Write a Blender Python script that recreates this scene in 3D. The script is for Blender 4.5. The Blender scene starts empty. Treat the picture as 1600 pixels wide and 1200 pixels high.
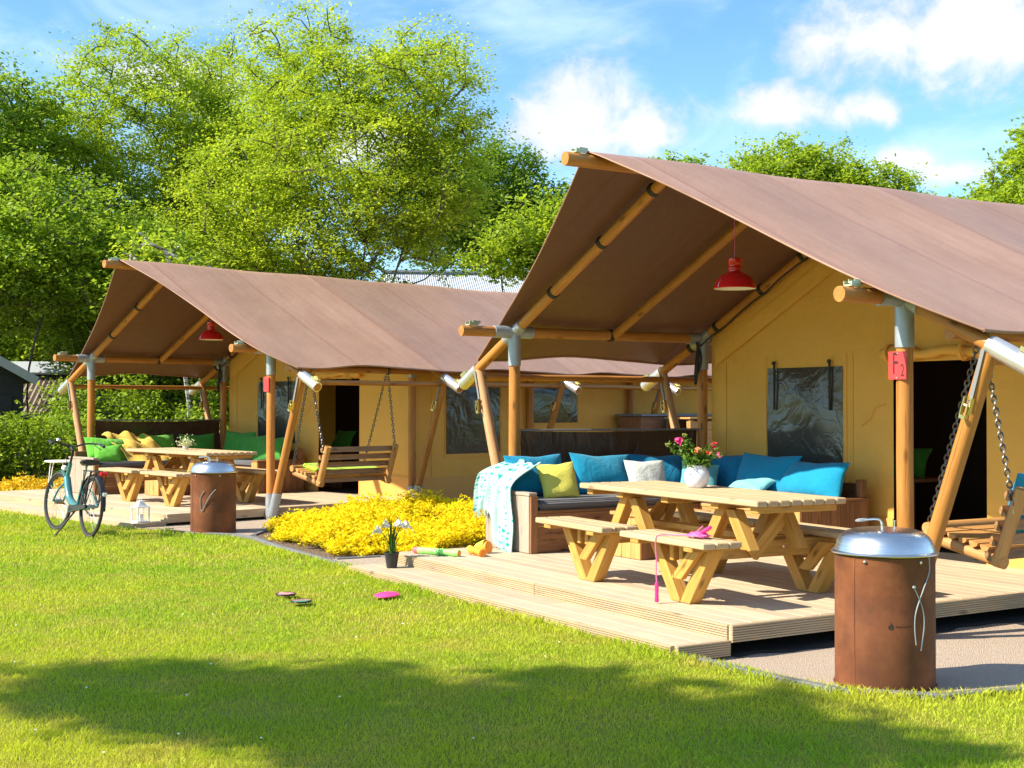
import bpy, bmesh, math, random
import numpy as np
from mathutils import Vector, Matrix

R = math.radians
SC = bpy.context.scene
COL = SC.collection

# ------------------------------------------------------------------ camera, sky, sun, exposure
CAM_POS = Vector((10.9909, -6.7903, 1.484))
YAW, PITCH, ROLL, FPX = -1.0192, 0.0161, 0.0015, 2058.8
cd = bpy.data.cameras.new('camera')
cam = bpy.data.objects.new('camera', cd)
COL.objects.link(cam)
cd.sensor_width = 36.0
cd.lens = FPX / 1600.0 * 36.0
cd.clip_end = 3000
cd.clip_start = 0.05
_f = Vector((math.sin(YAW) * math.cos(PITCH), math.cos(YAW) * math.cos(PITCH), math.sin(PITCH)))
_r = Vector((math.cos(YAW), -math.sin(YAW), 0))
_u = _r.cross(_f)
_r2 = _r * math.cos(ROLL) + _u * math.sin(ROLL)
_u2 = _u * math.cos(ROLL) - _r * math.sin(ROLL)
cam.matrix_world = Matrix(((_r2.x, _u2.x, -_f.x, CAM_POS.x), (_r2.y, _u2.y, -_f.y, CAM_POS.y),
                           (_r2.z, _u2.z, -_f.z, CAM_POS.z), (0, 0, 0, 1)))
SC.camera = cam

SUN_TO = Vector((-0.22, -0.975, 0)).normalized()
SUN_EL = R(40)
SKY_STRENGTH = 0.125
SUN_STRENGTH = 4.9
SC.view_settings.view_transform = 'Standard'
SC.view_settings.look = 'None'
SC.view_settings.gamma = 1.0
SC.view_settings.exposure = 1.0
SC.view_settings.use_curve_mapping = False

sd = bpy.data.lights.new('sun', 'SUN')
sd.energy = SUN_STRENGTH
sd.angle = R(0.5)
sd.color = (1.0, 0.91, 0.75)
sun = bpy.data.objects.new('sun', sd)
COL.objects.link(sun)
to = Vector((SUN_TO.x * math.cos(SUN_EL), SUN_TO.y * math.cos(SUN_EL), math.sin(SUN_EL)))
sun.rotation_euler = to.to_track_quat('Z', 'Y').to_euler()
sun.location = (0, 0, 30)

world = bpy.data.worlds.new('World')
SC.world = world
world.use_nodes = True
wt = world.node_tree
wt.nodes.clear()


class NB:
    """small node-tree builder"""
    def __init__(s, tree):
        s.t = tree

    def n(s, typ, ins=None, **kw):
        o = s.t.nodes.new(typ)
        for k, v in kw.items():
            setattr(o, k, v)
        if ins:
            for k, v in ins.items():
                sock = o.inputs[k]
                if isinstance(v, bpy.types.NodeSocket):
                    s.t.links.new(v, sock)
                else:
                    sock.default_value = v
        return o

    def m(s, op, a, b=None, c=None, clamp=False):
        o = s.t.nodes.new('ShaderNodeMath')
        o.operation = op
        o.use_clamp = clamp
        for i, v in enumerate((a, b, c)):
            if v is None:
                continue
            if isinstance(v, bpy.types.NodeSocket):
                s.t.links.new(v, o.inputs[i])
            else:
                o.inputs[i].default_value = v
        return o.outputs[0]

    def mix(s, fac, a, b, blend='MIX'):
        o = s.t.nodes.new('ShaderNodeMix')
        o.data_type = 'RGBA'
        o.blend_type = blend
        for i, v in ((0, fac), (6, a), (7, b)):
            if isinstance(v, bpy.types.NodeSocket):
                s.t.links.new(v, o.inputs[i])
            else:
                o.inputs[i].default_value = v if i == 0 else (tuple(v) + (1,))[:4]
        return o.outputs[2]

    def ramp(s, fac, stops):
        o = s.t.nodes.new('ShaderNodeValToRGB')
        cr = o.color_ramp
        while len(cr.elements) < len(stops):
            cr.elements.new(0.5)
        for e, (p, c) in zip(cr.elements, stops):
            e.position = p
            e.color = (tuple(c) + (1,))[:4] if not isinstance(c, (int, float)) else (c, c, c, 1)
        s.t.links.new(fac, o.inputs[0])
        return o.outputs[0]

    def noise(s, vec, scale, detail=4, rough=0.55, dist=0.0):
        o = s.n('ShaderNodeTexNoise', {'Scale': scale, 'Detail': detail, 'Roughness': rough, 'Distortion': dist})
        if vec is not None:
            s.t.links.new(vec, o.inputs['Vector'])
        return o.outputs['Fac']


def build_world():
    b = NB(wt)
    sky = b.n('ShaderNodeTexSky', sky_type='NISHITA', sun_disc=False, sun_elevation=SUN_EL,
              sun_rotation=math.atan2(SUN_TO.x, SUN_TO.y), altitude=20, air_density=1.0, dust_density=0.6,
              ozone_density=2.2)
    tc = b.n('ShaderNodeTexCoord')
    sep = b.n('ShaderNodeSeparateXYZ', {0: tc.outputs['Generated']})
    az = b.m('ARCTAN2', sep.outputs[0], sep.outputs[1])
    el = b.m('ARCSINE', sep.outputs[2])
    wob = b.n('ShaderNodeTexNoise', {'Vector': tc.outputs['Generated'], 'Scale': 9.0, 'Detail': 9.0, 'Roughness': 0.6})
    fine = b.m('SUBTRACT', wob.outputs['Fac'], 0.5)
    # cumulus puffs: azimuth, elevation, half width, half height (degrees)
    A0 = math.degrees(YAW)
    puffs = [(A0 + 16.4, 15.2, 5.4, 3.6), (A0 + 19.6, 15.0, 6.0, 4.2), (A0 + 24.0, 14.5, 5.0, 3.0), (A0 + 28, 14.0, 5.0, 1.8),
             (A0 + 3.6, 12.6, 3.2, 2.6), (A0 + 5.9, 11.8, 3.6, 1.8), (A0 + 1.9, 11.8, 3.0, 1.7),
             (A0 + 11.4, 12.5, 2.6, 1.3), (A0 + 15.2, 12.2, 2.2, 1.3), (A0 + 16.8, 10.2, 2.2, 1.0), (A0 + 18.8, 9.6, 2.4, 0.9),
             (A0 - 14, 13.5, 5, 1.6), (A0 - 8, 11.0, 6, 1.6), (A0 + 45, 16, 6, 3), (A0 + 62, 12, 7, 2.5), (A0 + 80, 22, 9, 4),
             (A0 - 40, 18, 6, 3), (A0 - 65, 12, 8, 3), (A0 + 110, 14, 8, 3), (A0 + 140, 20, 9, 4), (A0 - 95, 24, 9, 4),
             (A0 - 130, 14, 8, 3), (A0 + 172, 16, 8, 3), (A0 + 30, 38, 12, 6), (A0 - 55, 42, 12, 6)]
    acc = None
    for a, e, w, h in puffs:
        a = (a + 180) % 360 - 180
        dx = b.m('DIVIDE', b.m('SUBTRACT', az, R(a)), R(w))
        dy0 = b.m('DIVIDE', b.m('SUBTRACT', el, R(e)), R(h))
        dy = b.m('MULTIPLY', dy0, b.m('ADD', 1.0, b.m('MULTIPLY', b.m('LESS_THAN', dy0, 0.0), 0.25)))
        d = b.m('SUBTRACT', 1.0, b.m('SQRT', b.m('ADD', b.m('MULTIPLY', dx, dx), b.m('MULTIPLY', dy, dy))))
        acc = d if acc is None else b.m('MAXIMUM', acc, d)
    puf = b.n('ShaderNodeTexNoise', {'Vector': tc.outputs['Generated'], 'Scale': 26.0, 'Detail': 8.0, 'Roughness': 0.62, 'Distortion': 0.3})
    lump = b.m('SUBTRACT', puf.outputs['Fac'], 0.5)
    dens = b.m('ADD', b.m('ADD', acc, b.m('MULTIPLY', fine, 1.2)), b.m('MULTIPLY', lump, 1.9))
    mr = b.n('ShaderNodeMapRange', {0: dens, 1: -0.10, 2: 0.72, 3: 0.0, 4: 0.97}, interpolation_type='SMOOTHSTEP')
    # thin cirrus veil
    mp = b.n('ShaderNodeMapping', {0: tc.outputs['Generated'], 3: (3.0, 5.0, 11.0), 2: (0.3, 0.2, 0.6)})
    cir = b.n('ShaderNodeTexNoise', {'Vector': mp.outputs[0], 'Scale': 1.6, 'Detail': 8.0, 'Roughness': 0.6, 'Distortion': 0.8})
    cm = b.n('ShaderNodeMapRange', {0: cir.outputs['Fac'], 1: 0.40, 2: 0.78, 3: 0.0, 4: 0.75}, interpolation_type='SMOOTHSTEP')
    lowv = b.n('ShaderNodeMapRange', {0: el, 1: R(0), 2: R(16), 3: 0.30, 4: 0.0})
    veil = b.m('MAXIMUM', cm.outputs[0], lowv.outputs[0])
    blue = b.mix(1.0, sky.outputs[0], (0.64, 0.90, 1.05), 'MULTIPLY')
    c1 = b.mix(b.m('MULTIPLY', veil, 0.55), blue, (4.7, 5.6, 6.8))
    shade = b.n('ShaderNodeMapRange', {0: b.m('ADD', acc, b.m('MULTIPLY', lump, 2.6)), 1: 0.0, 2: 0.8, 3: 0.0, 4: 1.0})
    white = b.mix(shade.outputs[0], (3.3, 3.55, 3.95), (4.35, 4.4, 4.4))
    c2 = b.mix(mr.outputs[0], c1, white)
    bg = b.n('ShaderNodeBackground', {0: c2, 1: SKY_STRENGTH})
    out = b.n('ShaderNodeOutputWorld')
    wt.links.new(bg.outputs[0], out.inputs[0])


build_world()

# ------------------------------------------------------------------ dimensions (near tent's own frame is the world frame)
W, RH, H, D, EA = 4.92, 3.414, 2.2, 2.377, 0.706
SL = (RH - H) / (W / 2)
ZE = H - EA * SL
LEN = 10.6
DZ = 0.15
SITE_A = Matrix.Identity(4)
SITE_B = Matrix.Translation((-9.9265, -1.6177, 0)) @ Matrix.Rotation(0.2238, 4, 'Z')

# ------------------------------------------------------------------ materials
MATS = {}


def newmat(name):
    m = bpy.data.materials.new(name)
    m.use_nodes = True
    t = m.node_tree
    t.nodes.clear()
    b = NB(t)
    b.out = b.n('ShaderNodeOutputMaterial')
    MATS[name] = m
    return m, b


def finish(b, shader, disp=None):
    b.t.links.new(shader, b.out.inputs[0])


def pbsdf(b, col, rough=0.6, metal=0.0, spec=0.5, normal=None, **kw):
    ins = {'Base Color': col if isinstance(col, bpy.types.NodeSocket) else (tuple(col) + (1,))[:4],
           'Roughness': rough, 'Metallic': metal, 'Specular IOR Level': spec}
    if normal is not None:
        ins['Normal'] = normal
    ins.update(kw)
    return b.n('ShaderNodeBsdfPrincipled', ins).outputs[0]


def bump(b, h, strength=0.3, dist=0.01):
    return b.n('ShaderNodeBump', {'Height': h, 'Strength': strength, 'Distance': dist}).outputs[0]


def objvec(b, scale=(1, 1, 1), rnd=True):
    tc = b.n('ShaderNodeTexCoord')
    v = tc.outputs['Object']
    if rnd:
        oi = b.n('ShaderNodeObjectInfo')
        off = b.n('ShaderNodeVectorMath', {0: v, 1: (0, 0, 0)}, operation='ADD')
        rv = b.m('MULTIPLY', oi.outputs['Random'], 37.0)
        cb = b.n('ShaderNodeCombineXYZ', {0: rv, 1: rv, 2: rv})
        b.t.links.new(cb.outputs[0], off.inputs[1])
        v = off.outputs[0]
    return b.n('ShaderNodeMapping', {0: v, 3: scale}).outputs[0]


def m_wood(name, dark, light, rough=0.6, grain=1.0, knots=True, var=0.25, grey=0.0, ridge=0):
    m, b = newmat(name)
    v = objvec(b, (1.2, 22 * grain, 22 * grain))
    g = b.noise(v, 2.2, 6, 0.6, 0.6)
    v2 = objvec(b, (1, 1, 1))
    g2 = b.noise(v2, 2.5, 3)
    col = b.mix(b.ramp(g, [(0.3, 0.0), (0.72, 1.0)]), dark, light)
    col = b.mix(b.m('MULTIPLY', g2, 0.5), col, tuple(c * 0.62 for c in dark))
    if knots:
        kv = objvec(b, (3.2, 9.0, 9.0))
        vo = b.n('ShaderNodeTexVoronoi', {'Vector': kv, 'Scale': 1.0})
        k = b.ramp(vo.outputs['Distance'], [(0.04, 1.0), (0.20, 0.0)])
        col = b.mix(b.m('MULTIPLY', k, 0.8), col, tuple(c * 0.22 for c in dark))
        # drying cracks along the grain
        ck = b.noise(objvec(b, (1.6, 55, 55)), 1.0, 2, 0.5)
        col = b.mix(b.ramp(ck, [(0.68, 0.0), (0.74, 0.7)]), col, tuple(c * 0.25 for c in dark))
    if grey > 0:
        gg = b.ramp(b.noise(v2, 5.0, 5), [(0.35, 0.0), (0.75, 1.0)])
        col = b.mix(b.m('MULTIPLY', gg, grey), col, (0.36, 0.33, 0.29))
    oi = b.n('ShaderNodeObjectInfo')
    hs = b.n('ShaderNodeHueSaturation', {'Color': col, 'Value': b.m('ADD', 1 - var / 2, b.m('MULTIPLY', oi.outputs['Random'], var))})
    finish(b, pbsdf(b, hs.outputs[0], rough, 0, 0.35, bump(b, g, 0.35, 0.004)))
    return m


def m_plain(name, col, rough=0.5, metal=0.0, var=0.12, scale=9.0, bmp=0.12, spec=0.5, **kw):
    m, b = newmat(name)
    v = objvec(b)
    g = b.noise(v, scale, 5)
    c = b.mix(g, tuple(x * (1 - var) for x in col), tuple(min(1, x * (1 + var)) for x in col))
    rg = b.m('ADD', rough - 0.08, b.m('MULTIPLY', g, 0.16))
    finish(b, pbsdf(b, c, rg, metal, spec, bump(b, g, bmp, 0.003), **kw))
    return m


def m_cloth(name, col, var=0.18, weave=420.0, trans=0.0, rough=0.85):
    m, b = newmat(name)
    v = objvec(b)
    g = b.noise(v, 6.0, 5)
    fine = b.noise(v, weave, 2)
    fold = b.noise(v, 4.5, 3, 0.5, 2.0)
    c = b.mix(g, tuple(x * (1 - var) for x in col), tuple(min(1, x * (1 + var)) for x in col))
    h = b.m('ADD', b.m('ADD', b.m('MULTIPLY', g, 0.8), b.m('MULTIPLY', fold, 1.4)), b.m('MULTIPLY', fine, 0.12))
    nn = bump(b, h, 0.5, 0.022)
    p = pbsdf(b, c, rough, 0, 0.2, nn, **{'Sheen Weight': 0.15})
    if trans:
        tr = b.n('ShaderNodeBsdfTranslucent', {0: c, 1: nn})
        p = b.n('ShaderNodeMixShader', {0: trans, 1: p, 2: tr.outputs[0]}).outputs[0]
    finish(b, p)
    return m


def m_leaf(name, c_dark, c_light, trans=0.45, tcol=None, tint=0.0):
    m, b = newmat(name)
    at = b.n('ShaderNodeAttribute', attribute_name='v')
    col = b.mix(at.outputs['Fac'], c_dark, c_light)
    p = pbsdf(b, col, 0.55, 0, 0.35)
    tc = b.mix(1.0, col, tcol or (1.35, 1.35, 0.75), 'MULTIPLY')
    tr = b.n('ShaderNodeBsdfTranslucent', {0: tc})
    finish(b, b.n('ShaderNodeMixShader', {0: trans, 1: p, 2: tr.outputs[0]}).outputs[0])
    return m


def m_canvas_roof():
    m, b = newmat('brown_canvas')
    tc = b.n('ShaderNodeTexCoord')
    v = tc.outputs['Object']
    sep = b.n('ShaderNodeSeparateXYZ', {0: v})
    big = b.noise(v, 0.9, 5)
    streak = b.noise(b.n('ShaderNodeMapping', {0: v, 3: (0.5, 5.0, 0.5)}).outputs[0], 1.4, 6, 0.6, 0.4)
    fine = b.noise(v, 260, 2)
    # woven panels about 1.35 m wide, each dyed a touch differently, welded seams between
    py = b.m('DIVIDE', sep.outputs[1], 1.36)
    fr = b.m('FRACT', b.m('ADD', py, 0.31))
    cell = b.n('ShaderNodeTexWhiteNoise', {'W': b.m('FLOOR', b.m('ADD', py, 0.31))}, noise_dimensions='1D').outputs[0]
    seam = b.ramp(fr, [(0.0, 1.0), (0.035, 0.0)])
    col = b.mix(b.ramp(big, [(0.3, 0.0), (0.7, 1.0)]), (0.35, 0.195, 0.125), (0.43, 0.250, 0.168))
    col = b.mix(b.m('MULTIPLY', b.ramp(streak, [(0.45, 0.0), (0.75, 1.0)]), 0.45), col, (0.50, 0.325, 0.235))
    col = b.mix(b.m('MULTIPLY', cell, 0.25), col, (0.20, 0.115, 0.088))
    col = b.mix(b.m('MULTIPLY', b.ramp(fr, [(0.0, 1.0), (0.02, 0.9), (0.09, 0.0)]), 0.45), col, (0.40, 0.185, 0.115))
    col = b.mix(b.m('MULTIPLY', b.ramp(fr, [(0.0, 1.0), (0.012, 0.0)]), 0.5), col, (0.19, 0.10, 0.07))
    spots = b.n('ShaderNodeTexVoronoi', {'Vector': v, 'Scale': 1.3})
    dirt = b.m('MULTIPLY', b.m('LESS_THAN', spots.outputs['Distance'], 0.028), b.m('GREATER_THAN', b.noise(v, 0.7, 1), 0.5))
    col = b.mix(dirt, col, (0.72, 0.69, 0.64))
    marks = b.ramp(b.noise(b.n('ShaderNodeMapping', {0: v, 3: (0.8, 3.0, 0.8)}).outputs[0], 3.0, 7, 0.7), [(0.55, 0.0), (0.75, 1.0)])
    col = b.mix(b.m('MULTIPLY', marks, 0.22), col, (0.22, 0.13, 0.09))
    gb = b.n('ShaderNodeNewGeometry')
    # back faces of the cloth take a darker brown
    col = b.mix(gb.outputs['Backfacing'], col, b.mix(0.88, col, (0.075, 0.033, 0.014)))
    h = b.m('ADD', b.m('MULTIPLY', b.noise(v, 2.6, 4), 1.0), b.m('ADD', b.m('MULTIPLY', fine, 0.03), b.m('MULTIPLY', seam, 0.25)))
    nn = bump(b, h, 0.5, 0.03)
    p = pbsdf(b, col, 0.45, 0, 0.32, nn)
    tr = b.n('ShaderNodeBsdfTranslucent', {0: b.mix(1.0, col, (1.0, 0.72, 0.45), 'MULTIPLY'), 1: nn})
    finish(b, b.n('ShaderNodeMixShader', {0: 0.10, 1: p, 2: tr.outputs[0]}).outputs[0])


def m_canvas_wall():
    m, b = newmat('tan_canvas')
    tc = b.n('ShaderNodeTexCoord')
    v = tc.outputs['Object']
    big = b.noise(v, 1.1, 4)
    cre = b.noise(b.n('ShaderNodeMapping', {0: v, 3: (2.2, 2.2, 0.5)}).outputs[0], 1.7, 5, 0.6, 1.0)
    fine = b.noise(v, 300, 2)
    col = b.mix(big, (0.86, 0.445, 0.075), (0.90, 0.52, 0.12))
    sag = b.noise(b.n('ShaderNodeMapping', {0: v, 3: (1.0, 1.0, 3.0), 2: (0, R(20), 0)}).outputs[0], 1.3, 3, 0.5, 0.8)
    stain = b.ramp(b.noise(v, 1.9, 6, 0.7), [(0.5, 0.0), (0.8, 1.0)])
    col = b.mix(b.m('MULTIPLY', stain, 0.25), col, (0.50, 0.28, 0.07))
    h = b.m('ADD', b.m('ADD', cre, b.m('MULTIPLY', sag, 0.8)), b.m('MULTIPLY', fine, 0.03))
    nn = bump(b, h, 0.4, 0.045)
    p = pbsdf(b, col, 0.8, 0, 0.25, nn)
    tr = b.n('ShaderNodeBsdfTranslucent', {0: col, 1: nn})
    finish(b, b.n('ShaderNodeMixShader', {0: 0.15, 1: p, 2: tr.outputs[0]}).outputs[0])
    m_plain('tan_skirt', (0.72, 0.37, 0.10), 0.85, 0, 0.12, 3.0, 0.3, 0.1)


def m_vinyl():
    m, b = newmat('clear_vinyl')
    v = objvec(b)
    lo = b.noise(v, 2.6, 2, 0.45, 1.6)
    wv = b.n('ShaderNodeVectorMath', {0: v, 1: b.n('ShaderNodeTexNoise', {'Vector': v, 'Scale': 3.0}).outputs['Color']}, operation='ADD').outputs[0]
    vo = b.n('ShaderNodeTexVoronoi', {'Vector': b.n('ShaderNodeMapping', {0: wv, 3: (1, 1, 0.55)}).outputs[0], 'Scale': 5.0}, feature='DISTANCE_TO_EDGE')
    crease = b.ramp(vo.outputs['Distance'], [(0.0, 0.0), (0.07, 1.0)])
    sep = b.n('ShaderNodeSeparateXYZ', {0: v})
    h = b.m('ADD', lo, b.m('MULTIPLY', crease, 0.05))
    col = b.mix(b.noise(v, 1.6, 2), (0.035, 0.034, 0.028), (0.080, 0.074, 0.056))
    finish(b, pbsdf(b, col, 0.17, 0, 0.55, bump(b, h, 0.45, 0.035)))


def m_dark_screen():
    m, b = newmat('dark_brown_tarp')
    v = objvec(b)
    lo = b.noise(b.n('ShaderNodeMapping', {0: v, 3: (1.5, 1.5, 1.0)}).outputs[0], 1.6, 4, 0.5, 0.8)
    col = b.mix(b.noise(v, 2.0, 3), (0.055, 0.028, 0.016), (0.095, 0.048, 0.027))
    finish(b, pbsdf(b, col, 0.34, 0, 0.45, bump(b, lo, 0.8, 0.12)))


def m_rust():
    m, b = newmat('rusty_steel')
    v = objvec(b)
    g = b.noise(v, 4.0, 8, 0.65)
    st = b.noise(b.n('ShaderNodeMapping', {0: v, 3: (6, 6, 0.9)}).outputs[0], 1.6, 5)
    pt = b.ramp(b.noise(v, 2.2, 3, 0.5, 0.6), [(0.42, 0.0), (0.62, 1.0)])
    sp = b.noise(v, 60, 3)
    col = b.ramp(g, [(0.25, (0.085, 0.030, 0.014)), (0.5, (0.19, 0.060, 0.021)), (0.72, (0.30, 0.105, 0.036))])
    col = b.mix(b.m('MULTIPLY', b.ramp(st, [(0.45, 0.0), (0.8, 1.0)]), 0.5), col, (0.15, 0.05, 0.022))
    col = b.mix(b.m('MULTIPLY', b.ramp(sp, [(0.6, 0.0), (0.75, 1.0)]), 0.4), col, (0.09, 0.035, 0.02))
    col = b.mix(b.m('MULTIPLY', pt, 0.6), col, (0.10, 0.036, 0.016))
    finish(b, pbsdf(b, col, 0.72, 0.0, 0.35, bump(b, b.m('ADD', g, b.m('MULTIPLY', sp, 0.3)), 0.25, 0.005)))


def m_steel(name, col, rough, brushed=True):
    m, b = newmat(name)
    v = objvec(b, (1, 1, 60) if brushed else (1, 1, 1))
    g = b.noise(v, 3.0 if brushed else 14.0, 4)
    c = b.mix(g, tuple(x * 0.8 for x in col), col)
    finish(b, pbsdf(b, c, b.m('ADD', rough - 0.06, b.m('MULTIPLY', g, 0.14)), 1.0, 0.5, bump(b, g, 0.05, 0.002)))


def m_ground():
    m, b = newmat('lawn_soil')
    gm = b.n('ShaderNodeNewGeometry')
    pos = gm.outputs['Position']
    big = b.noise(pos, 0.35, 4)
    mid = b.noise(pos, 2.6, 5)
    fine = b.noise(pos, 70, 4)
    col = b.mix(b.ramp(big, [(0.35, 0.0), (0.65, 1.0)]), (0.26, 0.29, 0.025), (0.34, 0.33, 0.035))
    col = b.mix(b.ramp(mid, [(0.45, 0.0), (0.75, 0.8)]), col, (0.38, 0.32, 0.07))
    col = b.mix(b.ramp(fine, [(0.35, 0.55), (0.6, 0.0)]), col, (0.10, 0.115, 0.018))
    finish(b, pbsdf(b, col, 0.9, 0, 0.15, bump(b, fine, 0.8, 0.03)))
    m, b = newmat('grass_blade')
    gm = b.n('ShaderNodeNewGeometry')
    pos = gm.outputs['Position']
    at = b.n('ShaderNodeAttribute', attribute_name='v')
    big = b.noise(pos, 0.45, 4)
    mid = b.noise(pos, 2.3, 4)
    col = b.mix(at.outputs['Fac'], (0.21, 0.38, 0.020), (0.43, 0.57, 0.034))
    col = b.mix(b.ramp(big, [(0.40, 0.0), (0.62, 0.7)]), col, (0.60, 0.60, 0.045))
    col = b.mix(b.ramp(mid, [(0.5, 0.0), (0.72, 0.6)]), col, (0.62, 0.47, 0.13))
    p = pbsdf(b, col, 0.6, 0, 0.25)
    tr = b.n('ShaderNodeBsdfTranslucent', {0: b.mix(1.0, col, (1.35, 1.3, 0.7), 'MULTIPLY')})
    finish(b, b.n('ShaderNodeMixShader', {0: 0.40, 1: p, 2: tr.outputs[0]}).outputs[0])
    m, b = newmat('gravel')
    pos = b.n('ShaderNodeNewGeometry').outputs['Position']
    vo = b.n('ShaderNodeTexVoronoi', {'Vector': pos, 'Scale': 130.0})
    g = b.noise(pos, 3.0, 5)
    sp = b.noise(pos, 40.0, 3)
    col = b.mix(vo.outputs['Color'], (0.44, 0.345, 0.255), (0.60, 0.49, 0.375))
    col = b.mix(b.m('MULTIPLY', g, 0.5), col, (0.50, 0.36, 0.26))
    col = b.mix(b.ramp(sp, [(0.62, 0.0), (0.72, 0.7)]), col, (0.16, 0.13, 0.11))
    finish(b, pbsdf(b, col, 0.9, 0, 0.2, bump(b, vo.outputs['Distance'], 0.9, 0.012)))
    m, b = newmat('bed_soil')
    pos = b.n('ShaderNodeNewGeometry').outputs['Position']
    vo = b.n('ShaderNodeTexVoronoi', {'Vector': pos, 'Scale': 38.0})
    g = b.noise(pos, 14.0, 6, 0.7)
    col = b.mix(vo.outputs['Color'], (0.16, 0.11, 0.075), (0.30, 0.22, 0.16))
    col = b.mix(g, col, (0.14, 0.10, 0.07))
    finish(b, pbsdf(b, col, 0.95, 0, 0.1, bump(b, b.m('ADD', vo.outputs['Distance'], g), 0.9, 0.02)))


def m_throw():
    m, b = newmat('turquoise_throw_cloth')
    tc = b.n('ShaderNodeTexCoord')
    uv = tc.outputs['UV']
    mp = b.n('ShaderNodeMapping', {0: uv, 3: (9, 16, 1), 2: (0, 0, R(45))})
    ck = b.n('ShaderNodeTexChecker', {'Vector': mp.outputs[0], 'Scale': 1.0})
    vo = b.n('ShaderNodeTexVoronoi', {'Vector': b.n('ShaderNodeMapping', {0: uv, 3: (8, 15, 1)}).outputs[0], 'Scale': 1.0},
             distance='MANHATTAN')
    vo.inputs['Randomness'].default_value = 0.35
    d = b.ramp(vo.outputs['Distance'], [(0.36, 1.0), (0.44, 0.0)])
    col = b.mix(d, (0.44, 0.62, 0.58), (0.035, 0.36, 0.33))
    g = b.noise(uv, 160, 2)
    nn = bump(b, g, 0.2, 0.004)
    p = pbsdf(b, col, 0.9, 0, 0.2, nn)
    tr = b.n('ShaderNodeBsdfTranslucent', {0: col, 1: nn})
    finish(b, b.n('ShaderNodeMixShader', {0: 0.15, 1: p, 2: tr.outputs[0]}).outputs[0])


def m_bark(name, a, c, birch=False):
    m, b = newmat(name)
    v = objvec(b, (6, 6, 1.4) if not birch else (2, 2, 9))
    g = b.noise(v, 2.5, 6, 0.65)
    col = b.ramp(g, [(0.4, a), (0.6, c)])
    finish(b, pbsdf(b, col, 0.9, 0, 0.15, bump(b, g, 0.5, 0.03)))


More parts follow.
